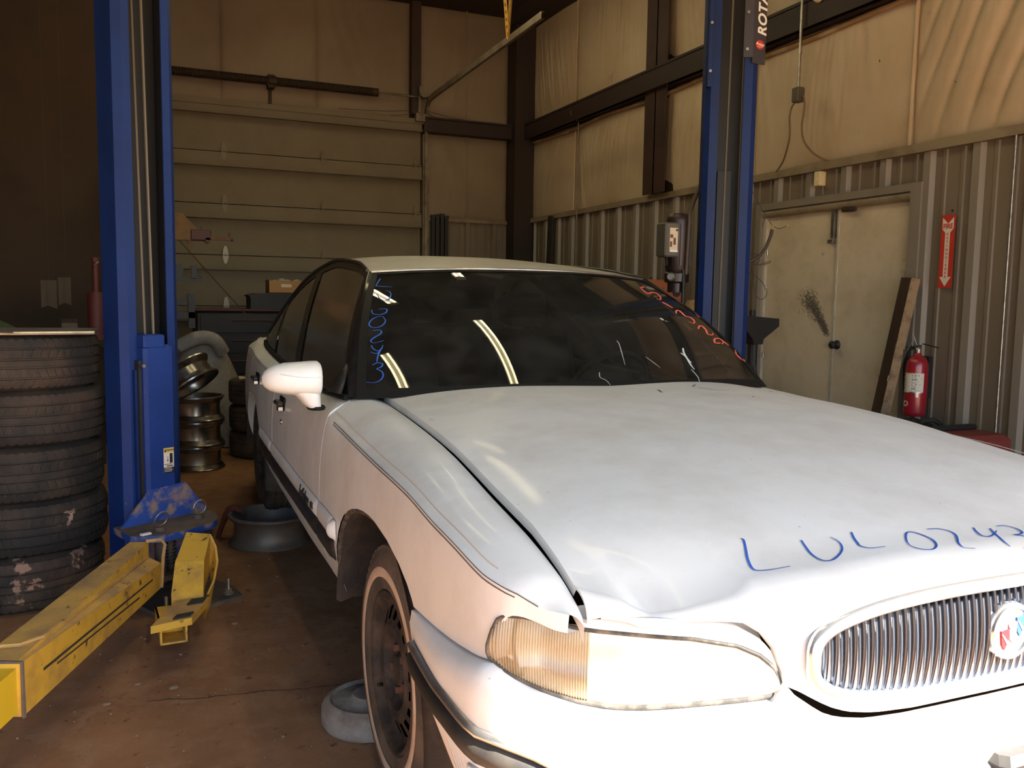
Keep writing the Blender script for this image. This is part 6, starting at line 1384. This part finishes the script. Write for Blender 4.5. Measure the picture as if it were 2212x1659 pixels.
# ================================================================== WRITING AND MARKS ON THE CAR
MARKS = [
    ('hood', 'blueink', 0.0048, [(-0.4596,-0.7927,0.8513),(-0.4585,-0.8006,0.8489),(-0.4737,-0.8278,0.8374),(-0.483,-0.8446,0.8288),(-0.489,-0.8637,0.8194),(-0.4865,-0.8733,0.816),(-0.4766,-0.8819,0.8167),(-0.4548,-0.8882,0.819),(-0.4246,-0.8928,0.8222)]),
    ('hood', 'blueink', 0.0048, [(-0.3489,-0.8332,0.8478),(-0.3555,-0.8527,0.8413),(-0.3605,-0.873,0.8344),(-0.3588,-0.8894,0.8294),(-0.3536,-0.903,0.8281),(-0.3391,-0.9065,0.829),(-0.3143,-0.8952,0.8318),(-0.2951,-0.8833,0.8366),(-0.283,-0.8686,0.8416),(-0.2796,-0.8537,0.8461),(-0.2838,-0.8407,0.8496)]),
    ('hood', 'blueink', 0.0048, [(-0.2277,-0.8365,0.8532),(-0.2382,-0.8535,0.8481),(-0.2452,-0.8708,0.8429),(-0.2474,-0.881,0.84),(-0.2341,-0.8924,0.8374),(-0.1995,-0.8957,0.8378)]),
    ('hood', 'blueink', 0.0048, [(-0.1402,-0.8925,0.8402),(-0.1281,-0.8781,0.8442),(-0.1093,-0.8632,0.8483),(-0.0925,-0.8646,0.8481),(-0.081,-0.8801,0.844),(-0.0781,-0.8993,0.8392),(-0.0954,-0.922,0.8363),(-0.1177,-0.9314,0.8337),(-0.1406,-0.9238,0.8353),(-0.1473,-0.9081,0.8377),(-0.1402,-0.8925,0.8402)]),
    ('hood', 'blueink', 0.0048, [(-0.0515,-0.8599,0.8493),(-0.0245,-0.8625,0.8485),(-0.0074,-0.8733,0.8456),(-0.0061,-0.8886,0.8417),(-0.0206,-0.9061,0.8386),(-0.0365,-0.9217,0.8365),(-0.0406,-0.9377,0.8321),(-0.0156,-0.9443,0.829)]),
    ('hood', 'blueink', 0.0048, [(0.0624,-0.8737,0.8457),(0.0533,-0.8903,0.8414),(0.0492,-0.9074,0.8385),(0.0635,-0.9131,0.838),(0.0922,-0.9006,0.839),(0.1062,-0.8932,0.8404)]),
    ('hood', 'blueink', 0.0048, [(0.0991,-0.8829,0.8432),(0.0905,-0.9002,0.839),(0.0733,-0.933,0.8336),(0.0727,-0.9508,0.8261)]),
    ('hood', 'blueink', 0.0048, [(0.1254,-0.8777,0.8443),(0.1501,-0.8794,0.8435),(0.1649,-0.8925,0.8397),(0.1579,-0.9112,0.8373),(0.1414,-0.919,0.8366),(0.1258,-0.919,0.8368),(0.1442,-0.9266,0.8346),(0.1468,-0.9404,0.83),(0.1281,-0.955,0.8231),(0.1031,-0.9576,0.8216)]),
    ('windshield', 'blueink', 0.0048, [(-0.6227,1.3331,1.3722),(-0.6444,1.2958,1.3533),(-0.6579,1.2686,1.3396)]),
    ('windshield', 'blueink', 0.0048, [(-0.6591,1.2746,1.3416),(-0.6358,1.255,1.3399),(-0.6018,1.2303,1.3385)]),
    ('windshield', 'blueink', 0.0048, [(-0.6687,1.2039,1.3112),(-0.6689,1.1639,1.294),(-0.6564,1.136,1.2849),(-0.6345,1.1447,1.2947),(-0.6214,1.177,1.3121),(-0.6241,1.2018,1.3217),(-0.6357,1.2084,1.3215)]),
    ('windshield', 'blueink', 0.0048, [(-0.7153,1.0993,1.25),(-0.7172,1.0734,1.2362),(-0.6964,1.0552,1.233),(-0.6727,1.0556,1.2406),(-0.6641,1.0743,1.2528),(-0.6759,1.0854,1.255),(-0.691,1.0891,1.2523)]),
    ('windshield', 'blueink', 0.0048, [(-0.6879,1.0387,1.2267),(-0.6855,1.0113,1.212),(-0.6994,0.994,1.1972),(-0.7217,0.9918,1.1881),(-0.7405,1.0038,1.1888),(-0.7438,1.0233,1.1992),(-0.7279,1.0426,1.2158),(-0.7048,1.0469,1.2257),(-0.6879,1.0387,1.2267)]),
    ('windshield', 'blueink', 0.0048, [(-0.7394,0.9828,1.1763),(-0.7193,0.9767,1.1796),(-0.7121,0.9637,1.174),(-0.7219,0.9541,1.1642),(-0.7446,0.949,1.1524),(-0.758,0.9395,1.1409),(-0.7473,0.9258,1.1356),(-0.7152,0.9203,1.1441)]),
    ('windshield', 'blueink', 0.0048, [(-0.7608,0.9203,1.1265),(-0.7572,0.9029,1.1156),(-0.7448,0.8875,1.1093),(-0.7305,0.8913,1.1178),(-0.7228,0.9028,1.129)]),
    ('windshield', 'blueink', 0.0048, [(-0.7324,0.8886,1.115),(-0.7499,0.879,1.101),(-0.769,0.8941,1.1044)]),
    ('windshield', 'blueink', 0.0048, [(-0.736,0.8866,1.1122),(-0.7497,0.8679,1.0929),(-0.7593,0.8461,1.0722)]),
    ('windshield', 'blueink', 0.0048, [(-0.7755,0.8428,1.0628),(-0.7589,0.8431,1.0701),(-0.7423,0.8312,1.0678),(-0.7506,0.822,1.057),(-0.7653,0.8221,1.0509),(-0.7518,0.8053,1.0433),(-0.7519,0.7867,1.0282),(-0.7683,0.7772,1.0133),(-0.7904,0.7821,1.0076),(-0.8113,0.7962,1.0096)]),
    ('windshield', 'redink', 0.009, [(0.5697,1.2708,1.3613),(0.5307,1.24,1.3578)]),
    ('windshield', 'redink', 0.009, [(0.5307,1.24,1.3578),(0.5231,1.171,1.3318),(0.5736,1.2106,1.3372),(0.6007,1.2111,1.3311),(0.589,1.1655,1.315),(0.5662,1.1338,1.3066),(0.5471,1.1308,1.3095)]),
    ('windshield', 'redink', 0.009, [(0.5611,1.1052,1.2948),(0.5776,1.0899,1.2838),(0.5906,1.0693,1.2704)]),
    ('windshield', 'redink', 0.009, [(0.5763,1.0181,1.2476),(0.5934,1.0468,1.2583),(0.6205,1.0632,1.2595),(0.6264,1.0264,1.2384),(0.6557,1.0309,1.2322),(0.6596,1.0063,1.2173),(0.6355,0.9783,1.2082),(0.6078,0.9758,1.2149)]),
    ('windshield', 'redink', 0.009, [(0.6374,0.9424,1.1854),(0.6596,0.9696,1.1955),(0.6846,0.9843,1.1963),(0.6889,0.963,1.1816),(0.6778,0.9306,1.1644),(0.7075,0.9409,1.1608),(0.7238,0.9608,1.1679)]),
    ('windshield', 'redink', 0.009, [(0.7214,0.9016,1.1287),(0.6817,0.8826,1.13),(0.6984,0.9116,1.1443),(0.7371,0.9343,1.1455),(0.7544,0.9266,1.1334),(0.7259,0.8974,1.124)]),
    ('windshield', 'redink', 0.009, [(0.7531,0.9301,1.1363),(0.777,0.9155,1.1165)]),
    ('windshield', 'redink', 0.009, [(0.7954,0.9038,1.1003),(0.7821,0.8701,1.0809)]),
    ('windshield', 'redink', 0.009, [(0.7821,0.8701,1.0809),(0.8042,0.8484,1.0545),(0.8127,0.865,1.0636)]),
    ('windshield', 'redink', 0.005, [(0.6966,1.2036,1.3033),(0.7065,1.1592,1.2812)]),
    ('windshield', 'redink', 0.005, [(0.7387,1.1201,1.253),(0.7326,1.071,1.2297),(0.7243,1.0929,1.2439)]),
    ('windshield', 'web', 0.008, [(0.4475,0.7688,1.1171),(0.4357,0.7452,1.1014),(0.4332,0.7152,1.0777),(0.4322,0.6897,1.0569),(0.4372,0.6727,1.0412)]),
    ('windshield', 'web', 0.008, [(0.4176,0.7384,1.1003),(0.4309,0.7274,1.0883),(0.4364,0.7097,1.0724),(0.4437,0.7021,1.0643)]),
    ('windshield', 'web', 0.003, [(0.4194,0.6681,1.0419),(0.4321,0.6415,1.0159),(0.424,0.6173,0.9971)]),
    ('windshield', 'web', 0.01, [(0.4412,0.9322,1.2305),(0.449,0.9255,1.2248),(0.4516,0.9217,1.2219)]),
    ('windshield', 'web', 0.003, [(0.4566,0.9206,1.2202),(0.4741,0.9204,1.2161)]),
    ('windshield', 'web', 0.0025, [(0.1331,0.7445,1.1485),(0.1367,0.7281,1.1356),(0.1129,0.6398,1.0656)]),
    ('windshield', 'web', 0.0025, [(-0.009,0.6097,1.0435),(-0.0158,0.5908,1.027),(0.0018,0.5794,1.0172),(0.0101,0.5616,1.0015)]),
    ('windshield', 'web', 0.0025, [(0.2256,0.6833,1.0908),(0.2481,0.6619,1.0701),(0.2662,0.6439,1.052)]),
    ('hood', 'grime', 0.005, [(0.3252,0.5016,1.0018),(0.2722,0.4428,1.001)]),
    ('hood', 'grime', 0.005, [(0.2832,0.4232,1.0001),(0.3113,0.3678,0.9973),(0.3606,0.3514,0.9952)]),
    ('hood', 'grime', 0.005, [(0.5698,0.3987,0.982),(0.5782,0.381,0.9805)]),
    ('hood', 'grime', 0.005, [(0.1063,0.4041,0.999),(0.0886,0.3489,0.9963)]),
    ('hood', 'grime', 0.005, [(0.3474,0.2074,0.9885),(0.3652,0.2224,0.9888)]),
    ('hood', 'grime', 0.004, [(-0.7502,0.2592,0.9505),(-0.7424,0.2442,0.9512)]),
]
for ob_, ink_, wd_, pts_ in MARKS:
    par_ = hood if ob_ == 'hood' else windshield
    nrm_ = (0, 0, 1) if ob_ == 'hood' else (0, -.5, .86)
    P_ = catmull(pts_, 6); n_ = len(P_)
    m = MB(); m.ribbon(P_, [wd_*(.55+.45*sin(pi*min(1, (i+1)/n_*1.15))**.5 if n_ > 3 else 1) for i in range(n_)], nrm_, .0003)
    nm_ = {'blueink': 'marker_stroke', 'redink': 'marker_stroke', 'web': 'dirt_streak', 'grime': 'leaf_scrap'}[ink_]
    o = m.build(nm_, M[ink_], par_)
    if ink_ in ('blueink', 'redink'): o['label'] = ('blue' if ink_ == 'blueink' else 'red')+' marker stroke'
